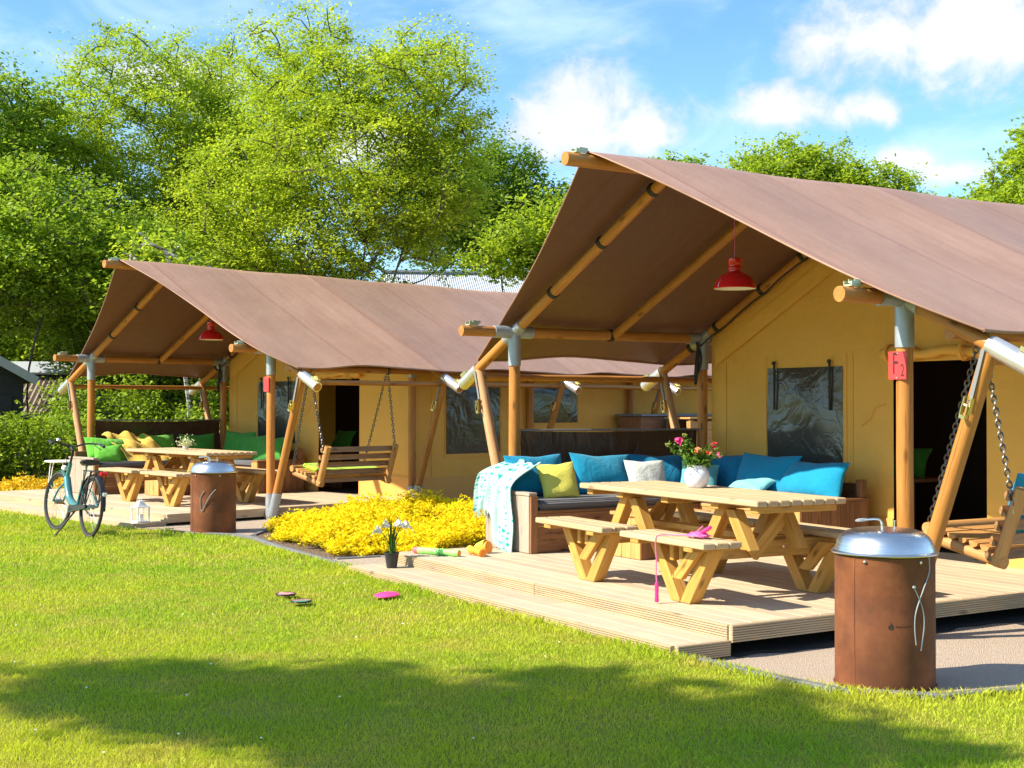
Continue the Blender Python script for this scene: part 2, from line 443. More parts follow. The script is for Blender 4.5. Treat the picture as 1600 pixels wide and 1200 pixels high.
def build_materials():
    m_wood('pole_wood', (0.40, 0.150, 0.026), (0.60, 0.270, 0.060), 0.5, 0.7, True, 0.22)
    m_wood('pole_wood_sunlit_aged', (0.46, 0.235, 0.10), (0.64, 0.375, 0.175), 0.6, 0.7, True, 0.15)  # paler pole wood for left legs: sunlight put into the colour, with ageing
    m_wood('table_wood', (0.46, 0.225, 0.040), (0.68, 0.385, 0.095), 0.6, 0.8, True, 0.18)
    m_wood('table_top_wood', (0.52, 0.335, 0.155), (0.68, 0.49, 0.27), 0.7, 1.0, True, 0.2, 0.35)
    m_wood('deck_wood', (0.50, 0.375, 0.235), (0.66, 0.53, 0.365), 0.8, 1.3, False, 0.22, 0.28)
    m_wood('deck_edge_wood', (0.42, 0.285, 0.150), (0.62, 0.46, 0.27), 0.8, 1.0, True, 0.16, 0.25)
    m_wood('sofa_wood', (0.20, 0.085, 0.034), (0.40, 0.195, 0.085), 0.65, 0.8, True, 0.3)
    m_wood('sofa_grey_wood', (0.34, 0.25, 0.175), (0.52, 0.42, 0.32), 0.75, 0.8, True, 0.15, 0.35)
    m_wood('honey_plank_wood', (0.50, 0.25, 0.07), (0.68, 0.39, 0.14), 0.65, 0.8, True, 0.2)
    m_wood('swing_wood', (0.46, 0.215, 0.06), (0.64, 0.34, 0.12), 0.55, 0.7, True, 0.2)
    m_wood('swing_slat_wood', (0.24, 0.115, 0.042), (0.47, 0.255, 0.10), 0.6, 0.7, True, 0.25)
    m_wood('shed_boards', (0.022, 0.020, 0.018), (0.05, 0.045, 0.04), 0.8, 0.8, False, 0.3)
    m_canvas_roof()
    m_canvas_wall()
    m_vinyl()
    m_dark_screen()
    m_rust()
    m_plain('galvanised_steel', (0.36, 0.39, 0.405), 0.5, 0.5, 0.2, 14)
    m_steel('bright_steel', (0.86, 0.83, 0.78), 0.27, True)
    m_plain('aluminium_sleeve', (0.68, 0.67, 0.65), 0.34, 0.75, 0.08, 14)
    m_steel('brass_zinc', (0.72, 0.58, 0.24), 0.35, False)
    m_steel('chain_steel', (0.20, 0.19, 0.18), 0.45, False)
    m_ground()
    m_throw()
    m_plain('black_strap', (0.018, 0.018, 0.018), 0.6)
    m_plain('black_metal', (0.02, 0.02, 0.02), 0.4)
    m_plain('black_plastic', (0.022, 0.022, 0.025), 0.35)
    m_plain('tyre_rubber', (0.035, 0.033, 0.03), 0.75)
    m_plain('grey_strap', (0.20, 0.20, 0.20), 0.55)
    m_plain('green_zinc', (0.42, 0.46, 0.30), 0.45, 0.4)
    m_plain('red_enamel', (0.62, 0.010, 0.012), 0.16, 0, 0.04, 9, 0.02, 0.7)
    m_plain('white_enamel', (0.80, 0.79, 0.74), 0.3, 0, 0.04)
    m_plain('red_sign_plate', (0.72, 0.045, 0.045), 0.3, 0, 0.05, 9, 0.02)
    m_plain('sign_ink', (0.06, 0.008, 0.008), 0.5)
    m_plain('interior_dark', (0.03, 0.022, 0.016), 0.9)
    m_plain('under_deck', (0.02, 0.018, 0.015), 0.95)
    m_plain('white_pot_glaze', (0.70, 0.71, 0.73), 0.45, 0, 0.08, 5, 0.2)
    m_plain('concrete_edging', (0.15, 0.15, 0.155), 0.85, 0, 0.2, 12, 0.4)
    m_plain('grey_roof_sheet', (0.35, 0.38, 0.42), 0.6, 0, 0.12, 2)
    m_plain('brown_roof_sheet', (0.21, 0.165, 0.135), 0.8, 0, 0.3, 2)
    m_plain('fascia_white', (0.30, 0.31, 0.29), 0.7)
    m_plain('teal_paint', (0.085, 0.255, 0.25), 0.22, 0.35, 0.06, 6, 0.02, 0.7)
    m_plain('amber_plastic', (0.85, 0.33, 0.02), 0.3)
    m_plain('red_plastic', (0.65, 0.01, 0.015), 0.2)
    m_plain('pink_plastic', (0.86, 0.035, 0.25), 0.35, 0, 0.06)
    m_plain('pink_rope', (0.74, 0.14, 0.38), 0.7, 0, 0.12, 60)
    m_plain('magenta_disc', (0.90, 0.055, 0.26), 0.4, 0, 0.05)
    m_plain('green_foam', (0.30, 0.80, 0.16), 0.55, 0, 0.05)
    m_plain('coral_foam', (0.88, 0.12, 0.15), 0.55, 0, 0.05)
    m_plain('orange_foam', (0.92, 0.30, 0.02), 0.55, 0, 0.05)
    m_plain('yellow_foam', (0.90, 0.72, 0.06), 0.55, 0, 0.05)
    m_plain('salmon_mesh', (0.72, 0.28, 0.26), 0.7, 0, 0.1)
    m_plain('jade_mesh', (0.05, 0.45, 0.25), 0.7, 0, 0.1)
    m_plain('lily_petal', (0.85, 0.84, 0.78), 0.5)
    m_plain('red_petal', (0.75, 0.035, 0.11), 0.5, 0, 0.2)
    m_plain('orange_petal', (0.85, 0.16, 0.05), 0.5, 0, 0.2)
    m_plain('pink_petal', (0.80, 0.05, 0.22), 0.5, 0, 0.2)
    m_plain('bud_green', (0.34, 0.36, 0.10), 0.6)
    m_cloth('blue_cloth', (0.005, 0.235, 0.40))
    m_cloth('deep_blue_cloth', (0.005, 0.16, 0.30))
    m_cloth('yellow_cloth', (0.62, 0.58, 0.10))
    m_cloth('pale_grey_cloth', (0.60, 0.64, 0.61))
    m_cloth('teal_cloth', (0.13, 0.42, 0.46))
    m_cloth('aqua_cloth', (0.20, 0.55, 0.58))
    m_cloth('green_cloth', (0.055, 0.30, 0.035))
    m_cloth('bright_green_cloth', (0.13, 0.46, 0.04))
    m_cloth('lime_cloth', (0.38, 0.58, 0.03))
    m_cloth('mustard_cloth', (0.60, 0.40, 0.07), 0.25)
    m_cloth('charcoal_cloth', (0.115, 0.11, 0.115))
    m_leaf('leaf_spring', (0.21, 0.31, 0.030), (0.54, 0.63, 0.055), 0.5)
    m_leaf('leaf_fresh', (0.185, 0.29, 0.028), (0.47, 0.57, 0.052), 0.5)
    m_leaf('leaf_mid', (0.15, 0.26, 0.028), (0.38, 0.50, 0.048), 0.48)
    m_leaf('leaf_deep', (0.09, 0.175, 0.02), (0.22, 0.34, 0.03), 0.42)
    m_leaf('leaf_hedge', (0.14, 0.24, 0.018), (0.36, 0.46, 0.03), 0.42)
    m, b = newmat('leaf_golden')
    at = b.n('ShaderNodeAttribute', attribute_name='v')
    col = b.ramp(at.outputs['Fac'], [(0.12, (0.10, 0.13, 0.012)), (0.34, (0.36, 0.29, 0.012)), (0.52, (0.84, 0.63, 0.008)), (0.9, (0.98, 0.85, 0.020))])
    p = pbsdf(b, col, 0.7, 0, 0.12)
    tr = b.n('ShaderNodeBsdfTranslucent', {0: col})
    finish(b, b.n('ShaderNodeMixShader', {0: 0.32, 1: p, 2: tr.outputs[0]}).outputs[0])
    m_leaf('leaf_amber', (0.55, 0.40, 0.02), (0.88, 0.64, 0.03), 0.30, (1.2, 1.1, 0.6))
    m_leaf('leaf_plant', (0.045, 0.12, 0.012), (0.16, 0.30, 0.03), 0.3)
    m_leaf('leaf_white', (0.42, 0.48, 0.26), (0.72, 0.72, 0.52), 0.3)
    m_bark('bark', (0.055, 0.045, 0.033), (0.13, 0.11, 0.085))
    m_bark('birch_bark', (0.08, 0.075, 0.07), (0.55, 0.54, 0.50), True)


build_materials()

# ------------------------------------------------------------------ mesh helpers
MESH = {}


def np_mesh(name, V, F, attr=None, uv=None):
    V = np.asarray(V, np.float32)
    F = np.asarray(F, np.int32)
    me = bpy.data.meshes.new(name)
    k = F.shape[1]
    me.vertices.add(len(V))
    me.vertices.foreach_set('co', V.ravel())
    me.loops.add(F.size)
    me.loops.foreach_set('vertex_index', F.ravel())
    me.polygons.add(len(F))
    me.polygons.foreach_set('loop_start', np.arange(0, F.size, k, dtype=np.int32))
    me.polygons.foreach_set('loop_total', np.full(len(F), k, np.int32))
    if attr is not None:
        a = me.attributes.new('v', 'FLOAT', 'POINT')
        a.data.foreach_set('value', np.asarray(attr, np.float32))
    if uv is not None:
        l = me.uv_layers.new(name='UVMap')
        l.data.foreach_set('uv', np.asarray(uv, np.float32)[F.ravel()].ravel())
    me.update(calc_edges=True)
    return me


def smooth(me, ang=40):
    me.polygons.foreach_set('use_smooth', np.ones(len(me.polygons), bool))
    me.set_sharp_from_angle(angle=R(ang))
    return me


def link(name, me, mat, parent=None, M=None, label=None, cat=None, group=None, kind=None):
    o = bpy.data.objects.new(name, me)
    COL.objects.link(o)
    if me is not None and mat is not None:
        mm = MATS[mat] if isinstance(mat, str) else mat
        if len(me.materials) == 0:
            me.materials.append(mm)
        elif me.materials[0] is not mm:
            o.material_slots[0].link = 'OBJECT'
            o.material_slots[0].material = mm
    if parent is not None:
        o.parent = parent
    if M is not None:
        o.matrix_basis = M
    if label:
        o['label'] = label
    if cat:
        o['category'] = cat
    if group:
        o['group'] = group
    if kind:
        o['kind'] = kind
    return o


def thing(name, label, cat, M=None, group=None):
    return link(name, None, None, None, M, label, cat, group)


def T(x, y, z, rz=0.0):
    return Matrix.Translation((x, y, z)) @ Matrix.Rotation(rz, 4, 'Z')


def frame(p0, p1, up=(0, 0, 1)):
    p0, p1, up = Vector(p0), Vector(p1), Vector(up)
    x = (p1 - p0).normalized()
    z = up - x * up.dot(x)
    if z.length < 1e-4:
        z = Vector((1, 0, 0)) - x * x.x
    z.normalize()
    y = z.cross(x)
    c = (p0 + p1) / 2
    return Matrix(((x.x, y.x, z.x, c.x), (x.y, y.y, z.y, c.y), (x.z, y.z, z.z, c.z), (0, 0, 0, 1)))


def box_mesh(L, w, t, bev=0.004):
    key = ('box', round(L, 3), round(w, 3), round(t, 3), round(bev, 4))
    if key not in MESH:
        bm = bmesh.new()
        bmesh.ops.create_cube(bm, size=1.0)
        bmesh.ops.scale(bm, vec=(L, w, t), verts=bm.verts)
        if bev > 0:
            bmesh.ops.bevel(bm, geom=bm.edges[:], offset=bev, segments=1, affect='EDGES')
        me = bpy.data.meshes.new('board')
        bm.to_mesh(me)
        bm.free()
        MESH[key] = me
    return MESH[key].copy() if False else MESH[key]


def plank(name, p0, p1, w, t, mat, parent, up=(0, 0, 1), bev=0.004, **kw):
    L = (Vector(p1) - Vector(p0)).length
    me = box_mesh(L, w, t, bev)
    return link(name, me, mat, parent, frame(p0, p1, up), **kw)


def box(name, lo, hi, mat, parent, bev=0.004, **kw):
    """axis aligned board; long axis becomes local X so the grain follows it"""
    lo, hi = Vector(lo), Vector(hi)
    d = hi - lo
    c = (lo + hi) / 2
    ax = max(range(3), key=lambda i: d[i])
    e = Vector((0, 0, 0))
    e[ax] = d[ax] / 2
    if ax == 0:
        w, t, up = d.y, d.z, (0, 0, 1)
    elif ax == 1:
        w, t, up = d.x, d.z, (0, 0, 1)
    else:
        w, t, up = d.y, d.x, (1, 0, 0)
    return plank(name, c - e, c + e, w, t, mat, parent, up, bev, **kw)


def pole_mesh(L, r, r2, seg, rings):
    key = ('pole', round(L, 3), round(r, 4), round(r2, 4), seg)
    if key not in MESH:
        rng = np.random.RandomState(int(L * 1000) % 9999)
        V, F = [], []
        n = rings
        for i in range(n + 1):
            u = i / n
            rr = r + (r2 - r) * u
            oy, oz = (rng.randn(2) * r * 0.02 if 0 < i < n else (0, 0))
            for k in range(seg):
                a = 2 * math.pi * k / seg
                q = rr * (1 + 0.015 * math.sin(3 * a + 5 * u))
                V.append((L * (u - 0.5), q * math.cos(a) + oy, q * math.sin(a) + oz))
        for i in range(n):
            for k in range(seg):
                F.append((i * seg + k, (i + 1) * seg + k, (i + 1) * seg + (k + 1) % seg, i * seg + (k + 1) % seg))
        F.append(tuple(range(seg)))
        F.append(tuple(n * seg + k for k in reversed(range(seg))))
        me = bpy.data.meshes.new('pole')
        me.from_pydata(V, [], [f[::-1] for f in F])
        me.update()
        MESH[key] = smooth(me, 50)
    return MESH[key]


def pole(name, p0, p1, r, mat, parent, r2=None, seg=14, rings=4, **kw):
    L = (Vector(p1) - Vector(p0)).length
    return link(name, pole_mesh(L, r, r2 or r, seg, rings), mat, parent, frame(p0, p1), **kw)


class MB:
    """collects geometry for one mesh"""
    def __init__(s):
        s.V, s.F = [], []

    def add(s, V, F, M=None):
        o = len(s.V)
        s.V += [tuple(M @ Vector(v)) if M is not None else tuple(v) for v in V]
        s.F += [tuple(i + o for i in f) for f in F]
        return s

    def box(s, lo, hi, M=None):
        x0, y0, z0 = lo
        x1, y1, z1 = hi
        return s.add([(x0, y0, z0), (x1, y0, z0), (x1, y1, z0), (x0, y1, z0), (x0, y0, z1), (x1, y0, z1), (x1, y1, z1), (x0, y1, z1)],
                     [(0, 3, 2, 1), (4, 5, 6, 7), (0, 1, 5, 4), (1, 2, 6, 5), (2, 3, 7, 6), (3, 0, 4, 7)], M)

    def tube(s, pts, r, seg=6, closed=False, cap=True):
        pts = [Vector(p) for p in pts]
        n = len(pts)
        rs = r if isinstance(r, (list, tuple)) else [r] * n
        V, F = [], []
        up = None
        for i, p in enumerate(pts):
            if closed:
                t = pts[(i + 1) % n] - pts[i - 1]
            else:
                t = pts[min(i + 1, n - 1)] - pts[max(i - 1, 0)]
            if t.length < 1e-9:
                t = Vector((0, 0, 1))
            t.normalize()
            if up is None:
                up = Vector((0, 0, 1)) if abs(t.z) < 0.9 else Vector((1, 0, 0))
            a = up - t * up.dot(t)
            if a.length < 1e-5:
                a = t.orthogonal()
            a.normalize()
            up = a
            c = t.cross(a)
            for k in range(seg):
                q = 2 * math.pi * k / seg
                V.append(p + (a * math.cos(q) + c * math.sin(q)) * rs[i])
        m = n if closed else n - 1
        for i in range(m):
            j = (i + 1) % n
            for k in range(seg):
                F.append((i * seg + k, i * seg + (k + 1) % seg, j * seg + (k + 1) % seg, j * seg + k))
        if cap and not closed:
            F.append(tuple(reversed(range(seg))))
            F.append(tuple((n - 1) * seg + k for k in range(seg)))
        return s.add(V, F)

    def lathe(s, prof, seg=32, M=None):
        V, F = [], []
        n = len(prof)
        for i in range(seg):
            a = 2 * math.pi * i / seg
            for (r, z) in prof:
                V.append((r * math.cos(a), r * math.sin(a), z))
        for i in range(seg):
            j = (i + 1) % seg
            for k in range(n - 1):
                if prof[k][0] < 1e-6 and prof[k + 1][0] < 1e-6:
                    continue
                F.append((i * n + k, j * n + k, j * n + k + 1, i * n + k + 1))
        return s.add(V, F, M)

    def sheet(s, pts, M=None):
        nu, nv = len(pts), len(pts[0])
        V = [p for row in pts for p in row]
        F = [(i * nv + j, (i + 1) * nv + j, (i + 1) * nv + j + 1, i * nv + j + 1) for i in range(nu - 1) for j in range(nv - 1)]
        return s.add(V, F, M)

    def mesh(s, name='mesh', ang=40):
        me = bpy.data.meshes.new(name)
        me.from_pydata(s.V, [], s.F)
        me.update()
        return smooth(me, ang) if ang else me

    def put(s, name, mat, parent=None, M=None, ang=40, **kw):
        return link(name, s.mesh(name, ang), mat, parent, M, **kw)


def bez(pts, n=24):
    """Catmull-Rom through pts"""
    P = [Vector(p) for p in pts]
    P = [P[0] * 2 - P[1]] + P + [P[-1] * 2 - P[-2]]
    out = []
    m = len(P) - 3
    for i in range(m):
        k = max(2, n // m)
        for j in range(k):
            t = j / k
            a, b_, c, d = P[i:i + 4]
            out.append(0.5 * ((2 * b_) + (c - a) * t + (2 * a - 5 * b_ + 4 * c - d) * t * t + (3 * b_ - a - 3 * c + d) * t ** 3))
    out.append(P[-2])
    return out


# ------------------------------------------------------------------ ground, gravel, kerb
def poly_sheet(name, pts, z, mat, **kw):
    me = bpy.data.meshes.new(name)
    me.from_pydata([(x, y, z) for x, y in pts], [], [tuple(range(len(pts)))])
    me.update()
    if me.polygons[0].normal.z < 0:
        me.flip_normals()
    return link(name, me, mat, None, None, **kw)


def B(x, y, z=0.0):
    v = SITE_B @ Vector((x, y, z))
    return (v.x, v.y)


def in_poly(P, poly):
    x, y = P[:, 0], P[:, 1]
    ins = np.zeros(len(P), bool)
    n = len(poly)
    for i in range(n):
        x0, y0 = poly[i]
        x1, y1 = poly[(i + 1) % n]
        if y0 == y1:
            continue
        c = ((y0 > y) != (y1 > y)) & (x < (x1 - x0) * (y - y0) / (y1 - y0) + x0)
        ins ^= c
    return ins


STEP_B_R = B(4.86, -1.88)
STEP_B_L = B(-0.75, -1.88)
GRAVEL_NEAR = [(4.8, -1.80), (5.02, -1.80), (5.40, -1.78), (5.78, -1.76), (6.10, -1.68), (6.32, -1.48), (6.45, -1.2), (6.50, -0.8),
               (6.75, 0.6), (7.3, 4.0), (8.2, 10.0), (5.0, 11.0), (4.5, 2.0), (4.5, -1.2)]
BED = [(-3.22, -1.52), (-2.1, -1.60), (-0.66, -1.66), (-0.62, -1.12), (0.30, -0.98), (0.30, 9.0), (-7.0, 10.0), B(5.0, 2.5), (-4.62, -0.45)]
GRAVEL_FAR = [STEP_B_R, (-4.25, -2.12), (-3.75, -1.86), (-3.22, -1.52), (-4.62, -0.45), B(5.2, 2.6), B(4.5, 2.6), B(4.5, -1.6)]
GRAVEL_MID = [(-0.66, -1.66), (0.0, -1.68), (0.4, -1.75), (0.4, -0.9), (-0.62, -1.12)]
DECK_A = [(0.25, -1.88), (4.86, -1.88), (4.86, 2.4), (0.25, 2.4)]
DECK_B = [B(-0.75, -1.88), B(4.86, -1.88), B(4.86, 2.4), B(-0.75, 2.4)]


def build_ground():
    hole = GRAVEL_NEAR
    k0 = 7
    ring = hole[k0:] + hole[:k0] + [hole[k0]]
    if sum(a[0] * c[1] - c[0] * a[1] for a, c in zip(hole, hole[1:] + hole[:1])) > 0:
        ring = ring[::-1]
    poly_sheet('lawn', [(-600, -600), (600, -600)] + ring + [(600, -600.01), (600, 600), (-600, 600)], 0.0, 'lawn_soil', kind='structure')
    poly_sheet('soil_bed', BED, 0.004, 'bed_soil', kind='structure')
    outer = bez([(x, y, 0) for x, y in GRAVEL_NEAR[1:11]], 54)
    rows = []
    for i, p in enumerate(outer):
        yi = min(max(p.y, -1.70), 11.0)
        q = Vector((4.90, yi, 0))
        row = []
        for j in range(9):
            u = j / 8
            e = min(1.0, max(0.0, (u - 0.25) / 0.75))
            e = e * e * (3 - 2 * e)
            row.append((p.x + (q.x - p.x) * u, p.y + (q.y - p.y) * u, 0.004 - 0.056 * e))
        row.append((4.3, yi, -0.052))
        rows.append(row)
    gm = MB()
    gm.sheet(rows)
    gme = gm.mesh('gravel_path', 60)
    if gme.polygons[0].normal.z < 0:
        gme.flip_normals()
    link('gravel_path', gme, 'gravel', None, None, kind='structure')
    poly_sheet('gravel_strip', GRAVEL_FAR, 0.009, 'gravel', kind='structure')
    poly_sheet('gravel_patch', GRAVEL_MID, 0.010, 'gravel', kind='structure')
    poly_sheet('side_bed', [B(-1.0, -0.6), B(-1.0, 5.0), (-20, 3.0), (-21, -4.5), (-15, -3.6)], 0.004, 'bed_soil', kind='structure')
    # black weed membrane under the deck edge, also painting the gap's shade
    mm = MB()
    rows = []
    for i in range(60):
        y = -1.40 + 4.2 * i / 59
        w = 0.03 * math.sin(y * 6.0) + 0.02 * math.sin(y * 17.0)
        rows.append([(4.35, y, -0.046), (4.76, y, -0.042), (4.85 + w, y, -0.040 + 0.006 * math.sin(y * 9)), (4.87 + w, y, -0.046)])
    mm.sheet(rows)
    me = mm.mesh('weed_membrane', 60)
    if me.polygons[0].normal.z < 0:
        me.flip_normals()
    link('weed_membrane', me, 'under_deck', None, None, kind='structure')
    # concrete edging, one kerb object per run, its stones are parts
    def run(pts, label):
        root = link('kerb', None, None, None, Matrix.Identity(4), kind='structure')
        P = bez([(x, y, 0.0) for x, y in pts], 60)
        acc, last = 0.0, P[0]
        for a, c in zip(P[:-1], P[1:]):
            acc += (c - a).length
            if acc > 0.48 or c is P[-1]:
                d = (c - last).normalized() * 0.004
                plank('edging_stone', last + d + Vector((0, 0, 0.0)), c - d + Vector((0, 0, 0.0)), 0.055, 0.05, 'concrete_edging', root, bev=0.006)
                last, acc = c, 0.0
    run([(5.04, -1.84), (5.40, -1.83), (5.80, -1.81), (6.14, -1.72), (6.37, -1.50), (6.50, -1.2), (6.55, -0.8), (6.80, 0.6), (7.3, 3.8)], '')
    run([(-4.25, -2.16), (-3.75, -1.91), (-3.22, -1.56), (-2.1, -1.65), (-0.66, -1.71), (0.0, -1.73), (0.22, -1.78)], '')
    run([(-0.62, -1.62), (-0.60, -1.14), (-0.2, -1.05), (0.22, -1.0)], '')
    run([(-3.25, -1.45), (-3.9, -0.98), (-4.6, -0.48)], '')


build_ground()
GRASS_RNG = np.random.RandomState(5)


def build_grass():
    rng = GRASS_RNG
    fw = np.array([_f.x, _f.y]) / math.hypot(_f.x, _f.y)
    rt = np.array([_r.x, _r.y])
    cp = np.array([CAM_POS.x, CAM_POS.y])
    Vs, Fs, As = [], [], []
    off = 0
    excl = [GRAVEL_NEAR, BED, GRAVEL_FAR, GRAVEL_MID, DECK_A, DECK_B]
    bands = [(3.6, 6.0, 9000, 0.0034, 0.027), (6.0, 8.5, 6500, 0.0042, 0.028), (8.5, 12.0, 3000, 0.0068, 0.032), (12.0, 17.0, 1300, 0.011, 0.04),
             (17.0, 24.0, 500, 0.018, 0.045)]
    for d0, d1, dens, bw, bh in bands:
        k = 0.52
        area = k * (d1 * d1 - d0 * d0)
        n = int(area * dens)
        d = np.sqrt(rng.uniform(d0 * d0, d1 * d1, n))
        s = rng.uniform(-k, k, n) * d
        P = cp + d[:, None] * fw + s[:, None] * rt
        ok = np.ones(n, bool)
        for e in excl:
            ok &= ~in_poly(P, e)
        ok &= ~((P[:, 1] > -1.7) & (P[:, 0] < 4.9) & (P[:, 0] > -4.3))
        P = P[ok]
        n = len(P)
        cl = 0.75 + 0.5 * np.sin(P[:, 0] * 5.1 + 2 * np.sin(P[:, 1] * 3.3)) * np.sin(P[:, 1] * 6.3 + P[:, 0]) * 0.4
        # longer where the mower cannot reach: along the kerb and the step
        edge = np.zeros(n)
        for q in [((4.0, -1.95), (5.1, -1.9)), ((5.1, -1.9), (6.2, -1.75)), ((6.3, -1.65), (6.7, -0.7)), ((0.2, -1.95), (4.0, -1.95)), ((-4.2, -2.2), (0.2, -1.8))]:
            a, c = np.array(q[0]), np.array(q[1])
            t = np.clip(((P - a) @ (c - a)) / ((c - a) @ (c - a)), 0, 1)
            dd = np.linalg.norm(P - (a + t[:, None] * (c - a)), axis=1)
            edge = np.maximum(edge, np.clip(1 - dd / 0.16, 0, 1))
        h = bh * rng.uniform(0.5, 1.25, n) * cl * (1 + 1.1 * edge)
        az = rng.uniform(0, 2 * np.pi, n)
        wd = bw * rng.uniform(0.6, 1.2, n)
        side = np.stack([np.cos(az), np.sin(az)], 1)
        la = rng.uniform(0, 2 * np.pi, n)
        lean = np.stack([np.cos(la), np.sin(la)], 1) * (h * rng.uniform(0.1, 0.9, n))[:, None]
        z0 = np.zeros(n)
        v0 = np.column_stack([P - side * wd[:, None] / 2, z0])
        v1 = np.column_stack([P + side * wd[:, None] / 2, z0])
        v2 = np.column_stack([P + lean * 0.4 + side * wd[:, None] * 0.4, h * 0.62])
        v3 = np.column_stack([P + lean, h])
        V = np.stack([v0, v1, v2, v3], 1).reshape(-1, 3)
        F = (np.arange(n)[:, None] * 4 + np.array([0, 1, 2, 3])) + off
        Vs.append(V)
        Fs.append(F)
        As.append(np.repeat(rng.uniform(0, 1, n), 4))
        off += n * 4
    me = np_mesh('grass', np.concatenate(Vs), np.concatenate(Fs), np.concatenate(As))
    link('grass', me, 'grass_blade', None, None, kind='stuff')


build_grass()


# ------------------------------------------------------------------ trees and shrubs
def leaf_mesh(C, rng, size, flat=0.5, aspect=0.55, val=None):
    """C: leaf centres (n,3). Diamond leaves, folded a little."""
    n = len(C)
    nrm = rng.randn(n, 3) * flat
    nrm[:, 2] += 1.0
    nrm /= np.linalg.norm(nrm, axis=1)[:, None]
    a = rng.randn(n, 3)
    a -= nrm * (a * nrm).sum(1)[:, None]
    a /= np.linalg.norm(a, axis=1)[:, None]
    c = np.cross(nrm, a)
    s = size * rng.uniform(0.6, 1.3, n)
    L = (s / 2)[:, None]
    Wd = (s * aspect / 2)[:, None]
    V = np.stack([C - a * L, C + c * Wd + nrm * L * 0.25, C + a * L, C - c * Wd + nrm * L * 0.25], 1).reshape(-1, 3)
    F = np.arange(n)[:, None] * 4 + np.array([0, 1, 2, 3])
    v = rng.uniform(0, 1, n) if val is None else np.clip(val, 0, 1)
    return V, F, np.repeat(v, 4)


def grow(base, tops, lobes, rng, r_tip=0.012):
    """skeleton reaching clump centres sampled from ellipsoid lobes. returns clumps and branch mesh data"""
    cl = []
    for (c, rad, n) in lobes:
        u = rng.randn(n, 3)
        u /= np.linalg.norm(u, axis=1)[:, None]
        rr = rng.uniform(0.12, 1, n) ** 0.45
        cl.append(np.array(c) + u * rr[:, None] * np.array(rad))
    cl = np.concatenate(cl)
    base = np.array(base, float)
    nodes, par = [base], [-1]
    for tp in tops:
        tp = np.array(tp, float)
        prev = 0
        steps = 7
        w = rng.randn(3) * 0.12
        for k in range(1, steps + 1):
            t = k / steps
            p = base + (tp - base) * np.array([t ** 1.3, t ** 1.3, t]) + w * math.sin(math.pi * t) * np.array([1, 1, 0])
            nodes.append(p)
            par.append(prev)
            prev = len(nodes) - 1
    order = np.argsort(np.linalg.norm((cl - base) * np.array([1.0, 1.0, 0.6]), axis=1))
    N = np.zeros((len(nodes) + len(cl) * 3, 3))
    N[:len(nodes)] = nodes
    cnt = len(nodes)
    for i in order:
        c = cl[i]
        dv = c - N[:cnt]
        dist = np.linalg.norm(dv, axis=1)
        pen = dist * (1 + 0.9 * np.clip(-dv[:, 2] / (dist + 1e-6), 0, 1)) + 0.02 * np.linalg.norm(N[:cnt] - base, axis=1)
        pen[0] += 5
        j = int(np.argmin(pen))
        p = N[j].copy()
        prev = j
        m = (p + c) / 2 + rng.randn(3) * 0.06 * dist[j] + np.array([0, 0, 0.05 * dist[j]])
        for q in (m, c):
            N[cnt] = q
            par.append(prev)
            prev = cnt
            cnt += 1
    N = N[:cnt]
    par = np.array(par)
    num = np.ones(cnt)
    for i in range(cnt - 1, 0, -1):
        num[par[i]] += num[i] * 0.5
    rad = r_tip * num ** 0.47
    return cl, N, par, rad


def branch_mesh(N, par, rad, seg=5):
    idx = np.arange(1, len(N))
    a, c = N[par[idx]], N[idx]
    ra, rc = np.minimum(rad[par[idx]], rad[idx] * 1.5), rad[idx]
    t = c - a
    ln = np.linalg.norm(t, axis=1)
    t /= (ln[:, None] + 1e-9)
    ref = np.where(np.abs(t[:, 2:3]) < 0.9, np.array([[0, 0, 1.0]]), np.array([[1.0, 0, 0]]))
    x = np.cross(t, ref)
    x /= np.linalg.norm(x, axis=1)[:, None]
    y = np.cross(t, x)
    V = []
    for P, rr in ((a, ra), (c + t * (rc[:, None] * 0.3), rc)):
        for k in range(seg):
            q = 2 * math.pi * k / seg
            V.append(P + (x * math.cos(q) + y * math.sin(q)) * rr[:, None])
    V = np.stack(V, 1)
    n = len(idx)
    V = V.reshape(-1, 3)
    F = []
    for k in range(seg):
        F.append(np.stack([np.arange(n) * 2 * seg + k, np.arange(n) * 2 * seg + (k + 1) % seg,
                           np.arange(n) * 2 * seg + seg + (k + 1) % seg, np.arange(n) * 2 * seg + seg + k], 1))
    return V, np.concatenate(F)


def tree(name, label, base, tops, lobes, mat, leaf, per, seed, spray=(0.42, 0.42, 0.13), r_tip=0.012, bark='bark', group=None, cat='tree', flat=0.5, droop=0.0):
    rng = np.random.RandomState(seed)
    base = Vector(base)
    root = thing(name, label, cat, Matrix.Translation(base), group)
    bz = (0, 0, 0)
    cl, N, par, rad = grow(bz, tops, lobes, rng, r_tip)
    V, F = branch_mesh(N, par, rad)
    me = np_mesh('trunk', V, F)
    smooth(me, 70)
    link('trunk', me, bark, root)
    n = len(cl)
    k = per
    sp = np.array(spray)
    ci = np.repeat(np.arange(n), k)
    sc = rng.uniform(0.6, 1.3, n)[ci][:, None]
    u = rng.randn(n * k, 3) * 0.55
    # each clump is a tilted layer
    tilt = rng.randn(n, 2) * 0.35
    C = u * sp * sc
    C[:, 2] += (u[:, 0] * tilt[ci, 0] + u[:, 1] * tilt[ci, 1]) * sp[0] - droop * (C[:, 0] ** 2 + C[:, 1] ** 2)
    C += cl[ci]
    val = 0.55 * rng.uniform(0, 1, n)[ci] + 0.45 * rng.uniform(0, 1, n * k)
    V, F, A = leaf_mesh(C, rng, leaf, flat, 0.6, val)
    me = np_mesh('crown', V, F, A)
    link('crown', me, mat, root)
    return root


